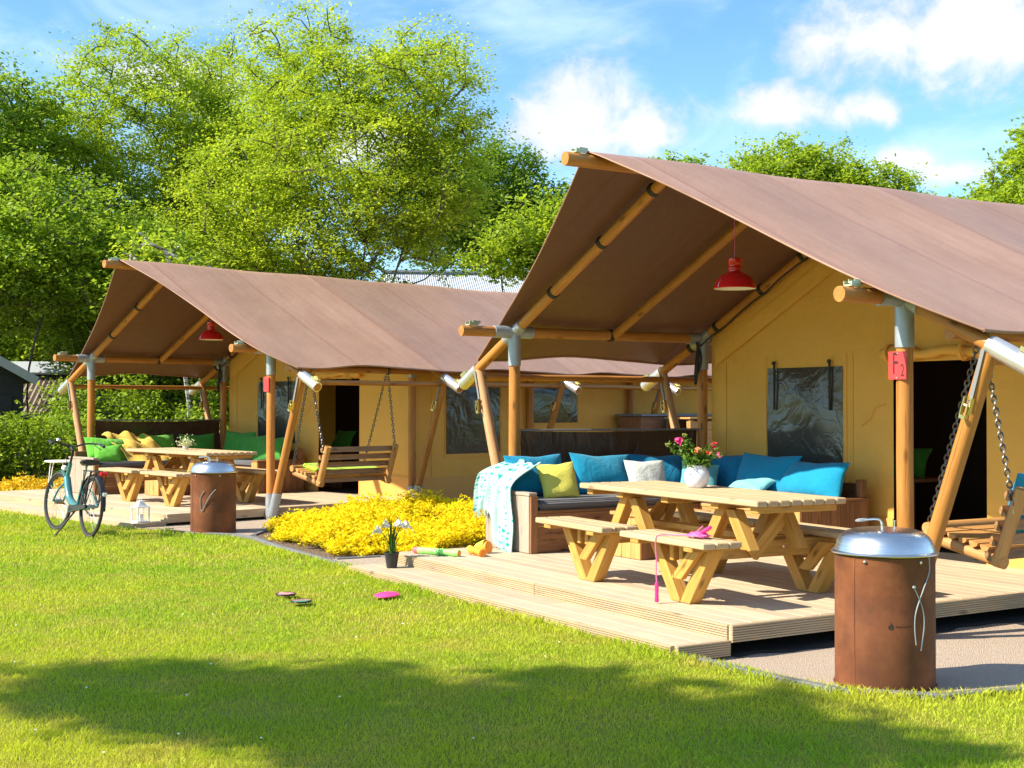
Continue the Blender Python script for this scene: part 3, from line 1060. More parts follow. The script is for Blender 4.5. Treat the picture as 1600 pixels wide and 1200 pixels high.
def build_trees():
    # big light tree behind the far tent
    tree('deciduous_tree', 'tall airy tree with pale yellow-green leaves rising behind the middle of the far tent roof', (-13.75, 4.51, 0),
         [(0.3, 0.4, 6.0), (-0.8, -0.9, 5.2), (0.9, 0.9, 5.0)],
         [((0.1, 0.2, 6.3), (2.6, 2.7, 2.6), 330), ((-1.3, -1.7, 5.2), (1.7, 1.8, 2.0), 190), ((0.9, 1.2, 7.6), (1.6, 1.5, 1.8), 150),
          ((-0.5, -0.7, 8.2), (1.5, 1.4, 1.6), 100), ((0.4, 1.0, 5.7), (2.0, 1.5, 1.0), 150), ((-1.2, -1.6, 3.9), (1.8, 1.7, 1.0), 120)],
         'leaf_spring', 0.076, 138, 11, r_tip=0.0105)
    # light tree at the left
    tree('deciduous_tree', 'broad light green tree left of the tall airy tree, above the far tent ridge tip', (-18.6, 1.8, 0),
         [(0.2, 0.3, 6.5), (-0.6, -0.9, 5.8)],
         [((0, 0, 7.6), (2.2, 2.2, 2.5), 300), ((-1.0, -1.5, 6.4), (1.7, 1.8, 2.2), 200), ((0.8, 1.4, 6.6), (1.6, 1.6, 2.2), 190),
          ((0.3, 0.5, 4.6), (2.2, 2.2, 1.6), 190), ((-1.5, -2.4, 4.8), (1.5, 1.6, 1.7), 130)],
         'leaf_fresh', 0.080, 150, 12, r_tip=0.010)
    tree('deciduous_tree', 'slender wispy tree showing between the two big crowns against the sky', (-21.6, 4.9, 0),
         [(0.2, 0.3, 8.5)], [((0.2, 0.3, 9.0), (1.9, 2.0, 2.2), 190), ((0.8, 1.4, 8.6), (1.3, 1.4, 1.6), 90), ((0.0, 0.0, 6.0), (2.0, 2.0, 2.2), 140)],
         'leaf_spring', 0.095, 70, 13)
    # left lower dense greens
    tree('deciduous_tree', 'dense mid green tree at the left edge above the corrugated shed roof', (-15.4, -1.2, 0),
         [(0.1, 0.2, 3.8)], [((0, 0, 4.7), (1.7, 1.9, 1.5), 240), ((0.7, 1.5, 4.0), (1.3, 1.4, 1.1), 130), ((-0.6, -1.1, 4.2), (1.3, 1.4, 1.2), 110)],
         'leaf_mid', 0.095, 95, 14)
    tree('deciduous_tree', 'shady green tree behind the open left side of the far tent porch', (-16.3, 1.7, 0),
         [(0.1, 0.2, 3.6), (0.4, 0.6, 3.4)], [((0, 0.2, 3.9), (1.6, 1.9, 1.7), 220), ((0.7, 1.3, 2.9), (1.4, 1.5, 1.3), 150), ((-0.5, -1.0, 2.9), (1.3, 1.4, 1.0), 120)],
         'leaf_mid', 0.095, 95, 15)
    tree('deciduous_tree', 'far green tree cut by the left picture edge, tips against the blue sky', (-17.6, -2.0, 0),
         [(0.1, 0.2, 5.4)], [((0.0, -0.2, 6.6), (1.4, 1.5, 2.1), 190), ((0.2, 0.3, 4.4), (1.6, 1.7, 1.6), 150), ((-0.3, 0.9, 7.2), (1.1, 1.1, 1.3), 90)], 'leaf_mid', 0.10, 85, 16)
    # right of the big tree
    tree('deciduous_tree', 'dark green round tree between the airy tree and the near tent ridge tip', (-21.6, 12.6, 0),
         [(0.1, 0.2, 5.6)], [((0, 0, 7.4), (1.5, 1.7, 1.9), 240), ((0.8, 1.4, 6.6), (1.3, 1.4, 1.3), 140), ((-0.5, -0.9, 6.5), (1.6, 1.7, 1.2), 160)],
         'leaf_deep', 0.12, 85, 17, spray=(0.45, 0.45, 0.2))
    tree('deciduous_tree', 'small bright green tree just left of the near tent canopy edge', (-15.2, 9.9, 0),
         [(0.1, 0.2, 3.2)], [((0.1, 0.3, 5.6), (1.1, 1.3, 0.9), 120), ((0.5, 0.9, 5.0), (1.0, 1.1, 0.8), 90), ((-0.3, -0.5, 5.0), (1.0, 1.0, 0.7), 60)],
         'leaf_fresh', 0.125, 56, 18)
    tree('deciduous_tree', 'small far tree top peeping over the near tent ridge beside its tip', (-32.3, 27.7, 0),
         [(0, 0, 8.0)], [((0, 0, 10.3), (1.8, 2.0, 1.8), 150), ((0.6, 1.3, 9.6), (1.4, 1.7, 1.5), 90), ((-0.3, -1.0, 9.9), (1.2, 1.5, 1.3), 70)], 'leaf_mid', 0.2, 44, 19)
    tree('deciduous_tree', 'wide rounded bright green tree behind the middle of the near tent ridge', (-21.8, 25.8, 0),
         [(-0.6, -1.2, 6.5), (0.8, 1.4, 6.2)], [((-0.7, -1.3, 9.0), (1.6, 1.8, 1.7), 210), ((0.1, 0.3, 8.8), (1.5, 1.6, 1.6), 170), ((1.0, 1.7, 8.2), (1.5, 1.7, 1.6), 190),
                                                  ((0.2, 0.3, 7.2), (2.4, 2.9, 1.5), 230)],
         'leaf_fresh', 0.14, 80, 20, spray=(0.42, 0.42, 0.2))
    tree('deciduous_tree', 'loose green tree at the right picture edge beyond the near tent roof', (-15.0, 27.4, 0),
         [(0, 0, 6.0)], [((0.1, 0.3, 8.2), (1.2, 1.3, 1.5), 120), ((0.2, 0.6, 9.2), (0.9, 1.0, 1.1), 50), ((-0.2, -0.6, 7.2), (1.5, 1.6, 1.2), 140)], 'leaf_fresh', 0.17, 48, 21)
    # tree that shades the foreground lawn, standing left of the picture
    def sh(gx, gy, h):
        # crown lobe whose shadow falls on the lawn at (gx, gy)
        k = h / math.tan(SUN_EL)
        return (gx + SUN_TO.x * k, gy + SUN_TO.y * k, h)
    bx, by = SHADE_BASE
    lob = []
    for p, q, h, rad, n in SHADE_LOBES:
        x, y, z = sh(p, q, h)
        lob.append(((x - bx, y - by, z), rad, n))
    tree('deciduous_tree', 'big shade tree standing left of the picture that dapples the foreground lawn', (bx, by, 0),
         [(l[0][0] * 0.9, l[0][1] * 0.9, l[0][2] - 0.8) for l in lob[:3]], lob, 'leaf_mid', 0.13, 60, 22, spray=(0.25, 0.21, 0.10))
    under = [((-16.4, 1.5, 0), 4.2, 'leaf_fresh', 'young light green tree behind the open end of the far porch'),
             ((-17.6, 3.2, 0), 5.0, 'leaf_mid', 'middle green young tree behind the far tent ridge tip'),
             ((-16.6, 5.6, 0), 5.2, 'leaf_fresh', 'young tree filling the gap under the tall airy tree')]
    under.append(((-21.5, 0.6, 0), 6.0, 'leaf_fresh', 'fresh green tree filling the view above the corrugated shed roof'))
    under.append(((-22.5, -1.2, 0), 6.0, 'leaf_mid', 'middle green tree behind the dark gabled shed at the left edge'))
    for k, (p, hh, mt, lb) in enumerate(under):
        tree('young_tree', lb, p, [(0.1, 0.1, hh * 0.7)], [((0, 0, hh * 0.66), (1.2, 1.2, hh * 0.33), 200), ((0.3, 0.7, hh * 0.36), (1.1, 1.1, hh * 0.3), 130), ((-0.1, -0.2, hh * 0.34), (1.0, 1.0, hh * 0.3), 110)],
             mt, 0.12, 52, 60 + k, group='young trees under the tall ones')
    # closed wood far behind, one mass
    rng = np.random.RandomState(90)
    fw2, rt2 = np.array([_f.x, _f.y]), np.array([_r.x, _r.y])
    n = 2600
    lat = rng.uniform(-1.0, 1.0, n)
    dp = rng.uniform(62, 84, n)
    P = np.array([CAM_POS.x, CAM_POS.y]) + dp[:, None] * fw2 + (lat * 0.62 * dp)[:, None] * rt2
    top = 6.5 + 1.6 * np.sin(lat * 17) + 1.2 * np.sin(lat * 41 + 1)
    top = np.where(lat > 0.12, top * 0.8, top)
    z = rng.uniform(0.0, 1.0, n) ** 0.8 * top
    C = np.repeat(np.column_stack([P, z]), 24, 0) + rng.randn(n * 24, 3) * np.array([0.8, 0.8, 0.4])
    C[:, 2] = np.abs(C[:, 2])
    V, F, A = leaf_mesh(C, rng, 0.42, 0.6, 0.6, 0.6 * np.repeat(rng.uniform(0, 1, n), 24) + 0.4 * rng.uniform(0, 1, n * 24))
    link('woodland', np_mesh('woodland', V, F, A), 'leaf_mid', None, None, kind='stuff')
    # birch stem behind the far porch
    tree('birch_tree', 'thin white-barked birch behind the far tent porch', (-12.75, 0.78, 0), [(-0.25, -0.4, 3.6)],
         [((-0.2, -0.3, 3.8), (1.0, 1.1, 1.0), 70)], 'leaf_fresh', 0.11, 40, 23, bark='birch_bark', r_tip=0.026)


SHADE_BASE = (2.6, -14.6)
SHADE_LOBES = [(3.4, -5.75, 7.0, (0.66, 0.52, 0.32), 16), (3.95, -5.0, 7.35, (0.66, 0.52, 0.32), 16), (4.15, -4.45, 7.7, (0.66, 0.52, 0.32), 15), (4.6, -4.05, 8.05, (0.66, 0.52, 0.32), 16), (5.05, -3.55, 7.0, (0.66, 0.52, 0.32), 16), (5.45, -3.0, 7.35, (0.66, 0.52, 0.32), 15), (5.85, -2.65, 7.7, (0.66, 0.52, 0.32), 12), (6.4, -2.55, 8.05, (0.66, 0.52, 0.32), 12), (7.0, -2.55, 7.0, (0.66, 0.52, 0.32), 9), (5.0, -4.75, 7.35, (0.66, 0.52, 0.32), 16), (5.6, -4.25, 7.7, (0.66, 0.52, 0.32), 19), (6.0, -3.7, 8.05, (0.66, 0.52, 0.32), 16), (6.5, -3.3, 7.0, (0.66, 0.52, 0.32), 14), (7.1, -3.3, 7.35, (0.66, 0.52, 0.32), 11), (7.7, -2.7, 7.7, (0.66, 0.52, 0.32), 8), (6.6, -4.2, 8.05, (0.66, 0.52, 0.32), 14),
               (2.4, -7.0, 7.4, (0.8, 0.7, 0.4), 18), (1.3, -7.9, 8.0, (1.6, 1.6, 0.9), 60)]


def shrub(name, label, base, size, n, per, mat, leaf, seed, cat='shrub', group=None, spray=(0.16, 0.16, 0.10)):
    rng = np.random.RandomState(seed)
    root = thing(name, label, cat, Matrix.Translation(base), group)
    sx, sy, sz = size
    lob = [((0, 0, sz * 0.5), (sx, sy, sz * 0.5), n)]
    cl, N, par, rad = grow((0, 0, 0), [(0, 0, sz * 0.35)], lob, rng, 0.005)
    V, F = branch_mesh(N, par, rad, 4)
    link('stem', np_mesh('stem', V, F), 'bark', root)
    C = np.repeat(cl, per, 0) + rng.randn(n * per, 3) * np.array(spray)
    C[:, 2] = np.abs(C[:, 2])
    val = 0.5 * np.repeat(rng.uniform(0, 1, n), per) + 0.5 * rng.uniform(0, 1, n * per)
    V, F, A = leaf_mesh(C, rng, leaf, 0.6, 0.6, val)
    link('foliage', np_mesh('foliage', V, F, A), mat, root)
    return root


def build_shrubs():
    a, c = Vector((-13.6, -3.9, 0)), Vector((-12.7, 1.9, 0))
    labs = ['leafy laurel-like shrub at the left picture edge behind the golden flowers', 'leafy green shrub behind the bicycle handlebar',
            'leafy green shrub behind the white side table', 'leafy green shrub behind the yellow blanket on the far porch',
            'leafy green shrub behind the middle of the far porch screen', 'leafy green shrub behind the right end of the far porch screen',
            'leafy green shrub against the left side of the far tent wall']
    for i, l in enumerate(labs):
        t = i / (len(labs) - 1)
        p = a.lerp(c, t)
        hgt = [1.4, 1.35, 1.35, 1.4, 1.2, 1.4, 1.5][i]
        shrub('hedge_shrub', l, p, (0.75, 0.78, hgt), 150, 26, 'leaf_hedge' if i < 3 else 'leaf_mid', 0.085, 40 + i, 'shrub', 'shrubs along the far side of the beds')
    for i, (p, l) in enumerate((((-13.5, 0.0, 0), 'tall sunlit bush left of the birch behind the far porch'), ((-13.3, 1.4, 0), 'tall sunlit bush right of the birch behind the far porch'),
                                ((-13.9, -0.9, 0), 'tall sunlit bush behind the left posts of the far porch'))):
        shrub('tall_bush', l, p, (0.55, 0.6, 2.1), 150, 30, 'leaf_hedge', 0.085, 52 + i, 'shrub', 'tall bushes behind the far porch')
    # broom-like upright bush at the left edge
    rng = np.random.RandomState(77)
    root = thing('broom_bush', 'wispy yellow-green bush of upright twigs at the left picture edge', 'shrub', Matrix.Translation((-12.6, -3.55, 0)))
    mb = MB()
    C = []
    for k in range(46):
        a0 = rng.uniform(0, 2 * np.pi)
        L = rng.uniform(0.9, 1.75)
        sp = rng.uniform(0.1, 0.42)
        pts = [Vector((0.05 * math.cos(a0), 0.05 * math.sin(a0), 0)), Vector((sp * 0.5 * math.cos(a0), sp * 0.5 * math.sin(a0), L * 0.6)),
               Vector((sp * math.cos(a0), sp * math.sin(a0), L))]
        P = bez(pts, 6)
        mb.tube(P, [0.006, 0.006, 0.005, 0.004, 0.004, 0.003, 0.002][:len(P)], 3)
        for q in P[2:]:
            for _ in range(14):
                C.append(tuple(q + Vector(rng.randn(3) * 0.05)))
    mb.put('stem', 'bark', root)
    V, F, A = leaf_mesh(np.array(C), rng, 0.06, 0.9, 0.5)
    link('foliage', np_mesh('foliage', V, F, A), 'leaf_hedge', root)


def flower_stuff(name, poly, step, hmin, hmax, mat, leaf, per, seed, edge=None):
    rng = np.random.RandomState(seed)
    P = np.array(poly)
    lo, hi = P.min(0), P.max(0)
    n = int((hi - lo).prod() / step ** 2)
    Q = rng.uniform(lo, hi, (n, 2))
    Q = Q[in_poly(Q, poly)]
    hn = 0.5 + 0.5 * np.sin(Q[:, 0] * 2.9 + 1.3 * np.sin(Q[:, 1] * 2.3)) * np.sin(Q[:, 1] * 3.4 + 0.7 * np.sin(Q[:, 0] * 4.0))
    # thin out in bare patches
    keep = (np.sin(Q[:, 0] * 1.9 + 4) + np.sin(Q[:, 1] * 2.7 + Q[:, 0] * 1.1)) > -1.35
    Q, hn = Q[keep], hn[keep]
    h = hmin + (hmax - hmin) * hn * rng.uniform(0.6, 1.15, len(Q))
    # distance to polygon edge -> lower plants at rim
    de = np.full(len(Q), 9.0)
    for i in range(len(poly)):
        a, c = P[i], P[(i + 1) % len(poly)]
        t = np.clip(((Q - a) @ (c - a)) / ((c - a) @ (c - a)), 0, 1)
        de = np.minimum(de, np.linalg.norm(Q - (a + t[:, None] * (c - a)), axis=1))
    h *= 0.45 + 0.55 * np.clip(de / 0.35, 0, 1)
    k = per
    # sprigs: several upright shoots per plant, each ending in a star of narrow leaves with whorls below
    ns = per
    i = np.repeat(np.arange(len(Q)), ns)
    m = len(i)
    sx = rng.randn(m, 2) * 0.040
    hs = h[i] * rng.uniform(0.55, 1.1, m)
    tone = 0.62 + 0.2 * rng.rand(len(Q))[i] + 0.10 * rng.randn(m)
    Cs, Ds, Ls, Vs = [], [], [], []
    for lev, (cnt, ln) in enumerate(((5, 1.0), (3, 1.15), (3, 1.05))):
        for q in range(cnt):
            az = rng.uniform(0, 2 * np.pi, m)
            up = rng.uniform(0.15, 1.1, m) if lev == 0 else rng.uniform(-0.1, 0.5, m)
            d = np.column_stack([np.cos(az), np.sin(az), up])
            d /= np.linalg.norm(d, axis=1)[:, None]
            L = leaf * ln * rng.uniform(0.7, 1.2, m)
            z = hs * (1 - 0.24 * lev) + rng.randn(m) * 0.006
            base = np.column_stack([Q[i] + sx * (1 - 0.2 * lev), z])
            Cs.append(base + d * (L / 2)[:, None])
            Ds.append(d)
            Ls.append(L)
            Vs.append(tone - 0.20 * lev + 0.06 * rng.randn(m))
    C, Dd, L, val = np.concatenate(Cs), np.concatenate(Ds), np.concatenate(Ls), np.clip(np.concatenate(Vs), 0, 1)
    C[:, 2] = np.maximum(C[:, 2], 0.012)
    side = np.cross(Dd, rng.randn(len(C), 3))
    side /= np.linalg.norm(side, axis=1)[:, None] + 1e-9
    hw = (L * 0.19)[:, None]
    V = np.stack([C - Dd * (L / 2)[:, None], C + side * hw, C + Dd * (L / 2)[:, None], C - side * hw], 1).reshape(-1, 3)
    F = np.arange(len(C))[:, None] * 4 + np.array([0, 1, 2, 3])
    A = np.repeat(val, 4)
    link(name, np_mesh(name, V, F, A), mat, None, None, kind='stuff')


def build_flowers():
    poly = [(-3.10, -1.42), (-2.1, -1.50), (-0.72, -1.52), (-0.66, -1.06), (0.10, -0.92), (0.08, 2.4), (-2.0, 3.2), B(5.25, 2.3), (-4.35, -0.45)]
    flower_stuff('yellow_flowers', poly, 0.072, 0.09, 0.34, 'leaf_golden', 0.044, 5, 3)
    poly = [B(-1.0, -0.4), B(-1.0, 2.6), (-12.9, 0.5), (-13.0, -3.6), (-11.8, -3.4)]
    flower_stuff('amber_flowers', poly, 0.09, 0.10, 0.30, 'leaf_amber', 0.055, 3, 4)


def build_daisies():
    rng = np.random.RandomState(31)
    mb = MB()
    fw2, rt2 = np.array([_f.x, _f.y]), np.array([_r.x, _r.y])
    n = 0
    while n < 26:
        d = rng.uniform(5.2, 13.0)
        p = np.array([CAM_POS.x, CAM_POS.y]) + d * fw2 + rng.uniform(-0.42, 0.3) * d * rt2
        if in_poly(p[None, :], GRAVEL_NEAR)[0] or p[1] > -2.1:
            continue
        r_ = rng.uniform(0.005, 0.008)
        mb.lathe([(0, 0.004), (r_ * 0.6, 0.003), (r_, 0.0)], 7, Matrix.Translation((p[0], p[1], rng.uniform(0.024, 0.034))))
        n += 1
    mb.put('daisies', 'lily_petal', None, None, kind='stuff')


build_daisies()
build_trees()
for x, y, a, w_ in ((-6.0, -34.0, 0.5, 'left'), (6.0, -37.0, 2.0, 'middle'), (17.0, -33.0, 4.0, 'right')):  # unseen tree copies added for dark reflections in windows and steel
    src = bpy.data.objects['deciduous_tree']
    r = src.copy()
    COL.objects.link(r)
    r.matrix_basis = T(x, y, 0, a)
    r['label'] = f'{w_} one of three unseen green trees added behind the viewpoint for reflections'
    r['group'] = 'unseen trees added for reflections'
    for c in list(src.children):
        d = c.copy()
        COL.objects.link(d)
        d.parent = r
build_shrubs()
build_flowers()


# ------------------------------------------------------------------ sheds and barn behind
def corrugated(p00, p10, p01, p11, n, amp, name, mat, parent):
    """sheet from edge p00-p10 (eave) to p01-p11 (ridge) with ridges running down the slope"""
    p00, p10, p01, p11 = map(Vector, (p00, p10, p01, p11))
    nrm = (p10 - p00).cross(p01 - p00).normalized()
    rows = []
    for j in range(2):
        row = []
        for i in range(n * 4 + 1):
            u = i / (n * 4)
            a = (p00.lerp(p10, u)).lerp(p01.lerp(p11, u), j)
            row.append(a + nrm * amp * (1, 0, -1, 0)[i % 4])
        rows.append(row)
    mb = MB()
    mb.sheet(rows)
    return mb.put(name, mat, parent, ang=0)


def build_sheds():
    rt = Vector((_r.x, _r.y, 0))
    fw = Vector((_f.x, _f.y, 0)).normalized()
    def cw(px, d, z=0.0):
        return Vector((CAM_POS.x, CAM_POS.y, z)) + fw * d + rt * ((px - 800) / FPX * d)
    # low shed with corrugated roof
    c = cw(62, 27.5)
    M = Matrix.Translation(c) @ Matrix.Rotation(math.atan2(rt.y, rt.x) + 0.06, 4, 'Z')
    s = thing('garden_shed', 'low dark shed with brown corrugated roof and pale ridge cap at the far left', 'shed', M)
    MB().box((-1.1, 0, 0), (1.5, 2.6, 1.35)).put('wall', 'shed_boards', s, ang=0)
    corrugated((-1.25, -0.25, 1.28), (1.65, -0.25, 1.28), (-1.25, 1.3, 2.25), (1.65, 1.3, 2.25), 26, 0.018, 'roof', 'brown_roof_sheet', s)
    corrugated((1.65, 2.85, 1.28), (-1.25, 2.85, 1.28), (1.65, 1.3, 2.25), (-1.25, 1.3, 2.25), 26, 0.018, 'roof', 'brown_roof_sheet', s)
    plank('ridge_cap', (-1.3, 1.15, 2.28), (1.7, 1.15, 2.28), 0.62, 0.05, 'grey_roof_sheet', s, up=(0, -0.45, 1))
    box('gutter', (-1.27, -0.33, 1.20), (1.67, -0.25, 1.27), 'grey_roof_sheet', s)
    # gabled dark shed at the left edge
    c = cw(-12, 24.5)
    M = Matrix.Translation(c) @ Matrix.Rotation(math.atan2(rt.y, rt.x) + 0.5, 4, 'Z')
    s = thing('garden_shed', 'dark gabled shed with pale roof edge cut by the left picture edge', 'shed', M)
    mb = MB()
    mb.add([(-1.2, 0, 0), (0.55, 0, 0), (0.55, 0, 1.95), (-1.2, 0, 2.95), (-1.2, 2.5, 0), (0.55, 2.5, 0), (0.55, 2.5, 1.95), (-1.2, 2.5, 2.95)],
           [(0, 1, 2, 3), (1, 5, 6, 2), (5, 4, 7, 6), (4, 0, 3, 7)])
    mb.put('wall', 'shed_boards', s, ang=0)
    plank('roof', (-1.25, 1.2, 3.02), (0.72, 1.2, 1.91), 2.9, 0.06, 'brown_roof_sheet', s)
    plank('verge_board', (-1.25, -0.28, 3.05), (0.75, -0.28, 1.92), 0.04, 0.16, 'fascia_white', s)
    f = box('window', (0.0, -0.03, 0.95), (0.34, 0.01, 1.65), 'shed_boards', s)
    box('pane', (0.04, -0.045, 1.0), (0.30, -0.031, 1.6), 'clear_vinyl', f) if False else link('pane', box_mesh(0.6, 0.014, 0.26, 0.002), 'clear_vinyl', f, Matrix.Translation((0, -0.022, 0)))
    # grey roofed barn behind the far tent
    c = cw(735, 40)
    M = Matrix.Translation(c) @ Matrix.Rotation(math.atan2(rt.y, rt.x) + 0.12, 4, 'Z')
    s = thing('barn', 'long pale grey corrugated roof of a barn beyond the far tent roof', 'barn', M)
    MB().box((-2.4, 0, 0), (5.0, 7.0, 4.3)).put('wall', 'shed_boards', s, ang=0)
    corrugated((-2.6, -0.3, 4.28), (5.2, -0.3, 4.28), (-2.6, 3.5, 5.83), (5.2, 3.5, 5.83), 110, 0.012, 'roof', 'grey_roof_sheet', s)
    corrugated((5.2, 7.3, 4.28), (-2.6, 7.3, 4.28), (5.2, 3.5, 5.83), (-2.6, 3.5, 5.83), 110, 0.012, 'roof', 'grey_roof_sheet', s)
    plank('ridge_cap', (-2.65, 3.5, 5.88), (5.25, 3.5, 5.88), 0.4, 0.06, 'grey_roof_sheet', s)


build_sheds()


# ------------------------------------------------------------------ tents
def roof_z(x):
    return RH - SL * abs(x - W / 2)


def build_roof_mesh():
    nu, nv = 49, 66
    pts = []
    for i in range(nu):
        s = -1 + 2 * i / (nu - 1)
        a = abs(s)
        row = []
        if s < 0:
            yf = -0.86 + 1.15 * a - 0.30 * a * a
        else:
            yf = float(np.mean(np.interp(a + np.linspace(-0.07, 0.07, 9), [0, .2, .48, .73, .9, 1.0, 1.1], [-.86, -.66, -.50, -.46, -.34, -.08, 0.1])))
        for j in range(nv):
            v = j / (nv - 1)
            y = yf + (LEN - yf) * v
            fr = 0.5 - 0.5 * math.cos(2 * math.pi * y / D)
            ridge_sag = 0.022 * (0.5 - 0.5 * math.cos(2 * math.pi * y / D)) * (1 if y > 0 else 0.3)
            half = (W / 2 + EA) - 0.10 * fr * (1 if y > 0 else 0.2)
            x = W / 2 + s * half
            z = RH + 0.098 - SL * abs(s) * half
            z -= ridge_sag * (1 - a)
            z -= 0.030 * fr * math.sin(math.pi * min(1, a * 1.0)) * (1 if y > 0 else 0.5)
            # cloth droops a little between purlin and eave, soft wrinkles
            z += 0.006 * math.sin(y * 5.3 + 3 * a) * a + 0.004 * math.sin(11 * a + y * 2.1)
            if a < 0.03:
                z -= 0.012
            row.append((x, y, z))
        pts.append(row)
    return pts


CHAIN_LINK = None


def chain_mesh(p0, p1, link_len=0.052, r=0.0062):
    p0, p1 = Vector(p0), Vector(p1)
    n = max(2, int((p1 - p0).length / (link_len * 0.74)))
    x = (p1 - p0).normalized()
    a = x.orthogonal().normalized()
    c = x.cross(a)
    mb = MB()
    for i in range(n):
        q = p0.lerp(p1, (i + 0.5) / n)
        s1 = a if i % 2 else c
        pts = []
        for k in range(8):
            t = 2 * math.pi * k / 8
            pts.append(q + x * (math.cos(t) * link_len * 0.5) + s1 * (math.sin(t) * link_len * 0.30))
        mb.tube(pts, r, 4, closed=True)
    return mb.mesh('chain', 60)


def ratchet(parent, p, dirv, mat='brass_zinc', s=1.0, up=(0, 0, 1), name='ratchet_buckle'):
    """frame plates, drum and handle of a small strap ratchet"""
    M = frame(Vector(p) - Vector(dirv).normalized() * 0.01, Vector(p) + Vector(dirv).normalized() * 0.01, up)
    mb = MB()
    L, w = 0.12 * s, 0.06 * s
    for sg in (-1, 1):
        mb.box((-L / 2, sg * w / 2 - 0.003, 0), (L / 2, sg * w / 2 + 0.003, 0.035 * s))
        mb.box((-L * 0.1, sg * w * 0.38 - 0.003, 0.02 * s), (L * 0.75, sg * w * 0.38 + 0.003, 0.05 * s))
    mb.tube([(0, -w * 0.55, 0.025 * s), (0, w * 0.55, 0.025 * s)], 0.014 * s, 8)
    mb.box((L * 0.55, -w * 0.40, 0.03 * s), (L * 0.78, w * 0.40, 0.052 * s))
    mb.box((-L * 0.5, -w * 0.5, 0.0), (-L * 0.35, w * 0.5, 0.012 * s))
    return mb.put(name, mat, parent, M)


def strap_ring(parent, c, axis, r, w=0.045, mat='black_strap', name='strap'):
    axis = Vector(axis).normalized()
    M = frame(Vector(c) - axis * 0.01, Vector(c) + axis * 0.01)
    mb = MB()
    prof = [(-w / 2, r), (w / 2, r)]
    seg = 14
    V, F = [], []
    for k in range(seg):
        a = 2 * math.pi * k / seg
        for (x, q) in ((-w / 2, r), (-w / 2, r + 0.009), (w / 2, r + 0.009), (w / 2, r)):
            V.append((x, q * math.cos(a), q * math.sin(a)))
    for k in range(seg):
        j = (k + 1) % seg
        for e in range(3):
            F.append((k * 4 + e, j * 4 + e, j * 4 + e + 1, k * 4 + e + 1))
    mb.add(V, F)
    return mb.put(name, mat, parent, M)


def wall_strip(mb, x0, x1, z0, z1, y):
    """vertical panel in plane y; z1 None = follow roof"""
    n = max(1, int((x1 - x0) / 0.4))
    xs = [x0 + (x1 - x0) * i / n for i in range(n + 1)]
    if x0 < W / 2 < x1:
        xs = sorted(set(xs + [W / 2]))
    rows = []
    for x in xs:
        t = (roof_z(x) - 0.02) if z1 is None else z1
        rows.append([(x, y, z0), (x, y, (z0 + t) / 2), (x, y, t)])
    mb.sheet(rows)


ROOF_PTS = build_roof_mesh()


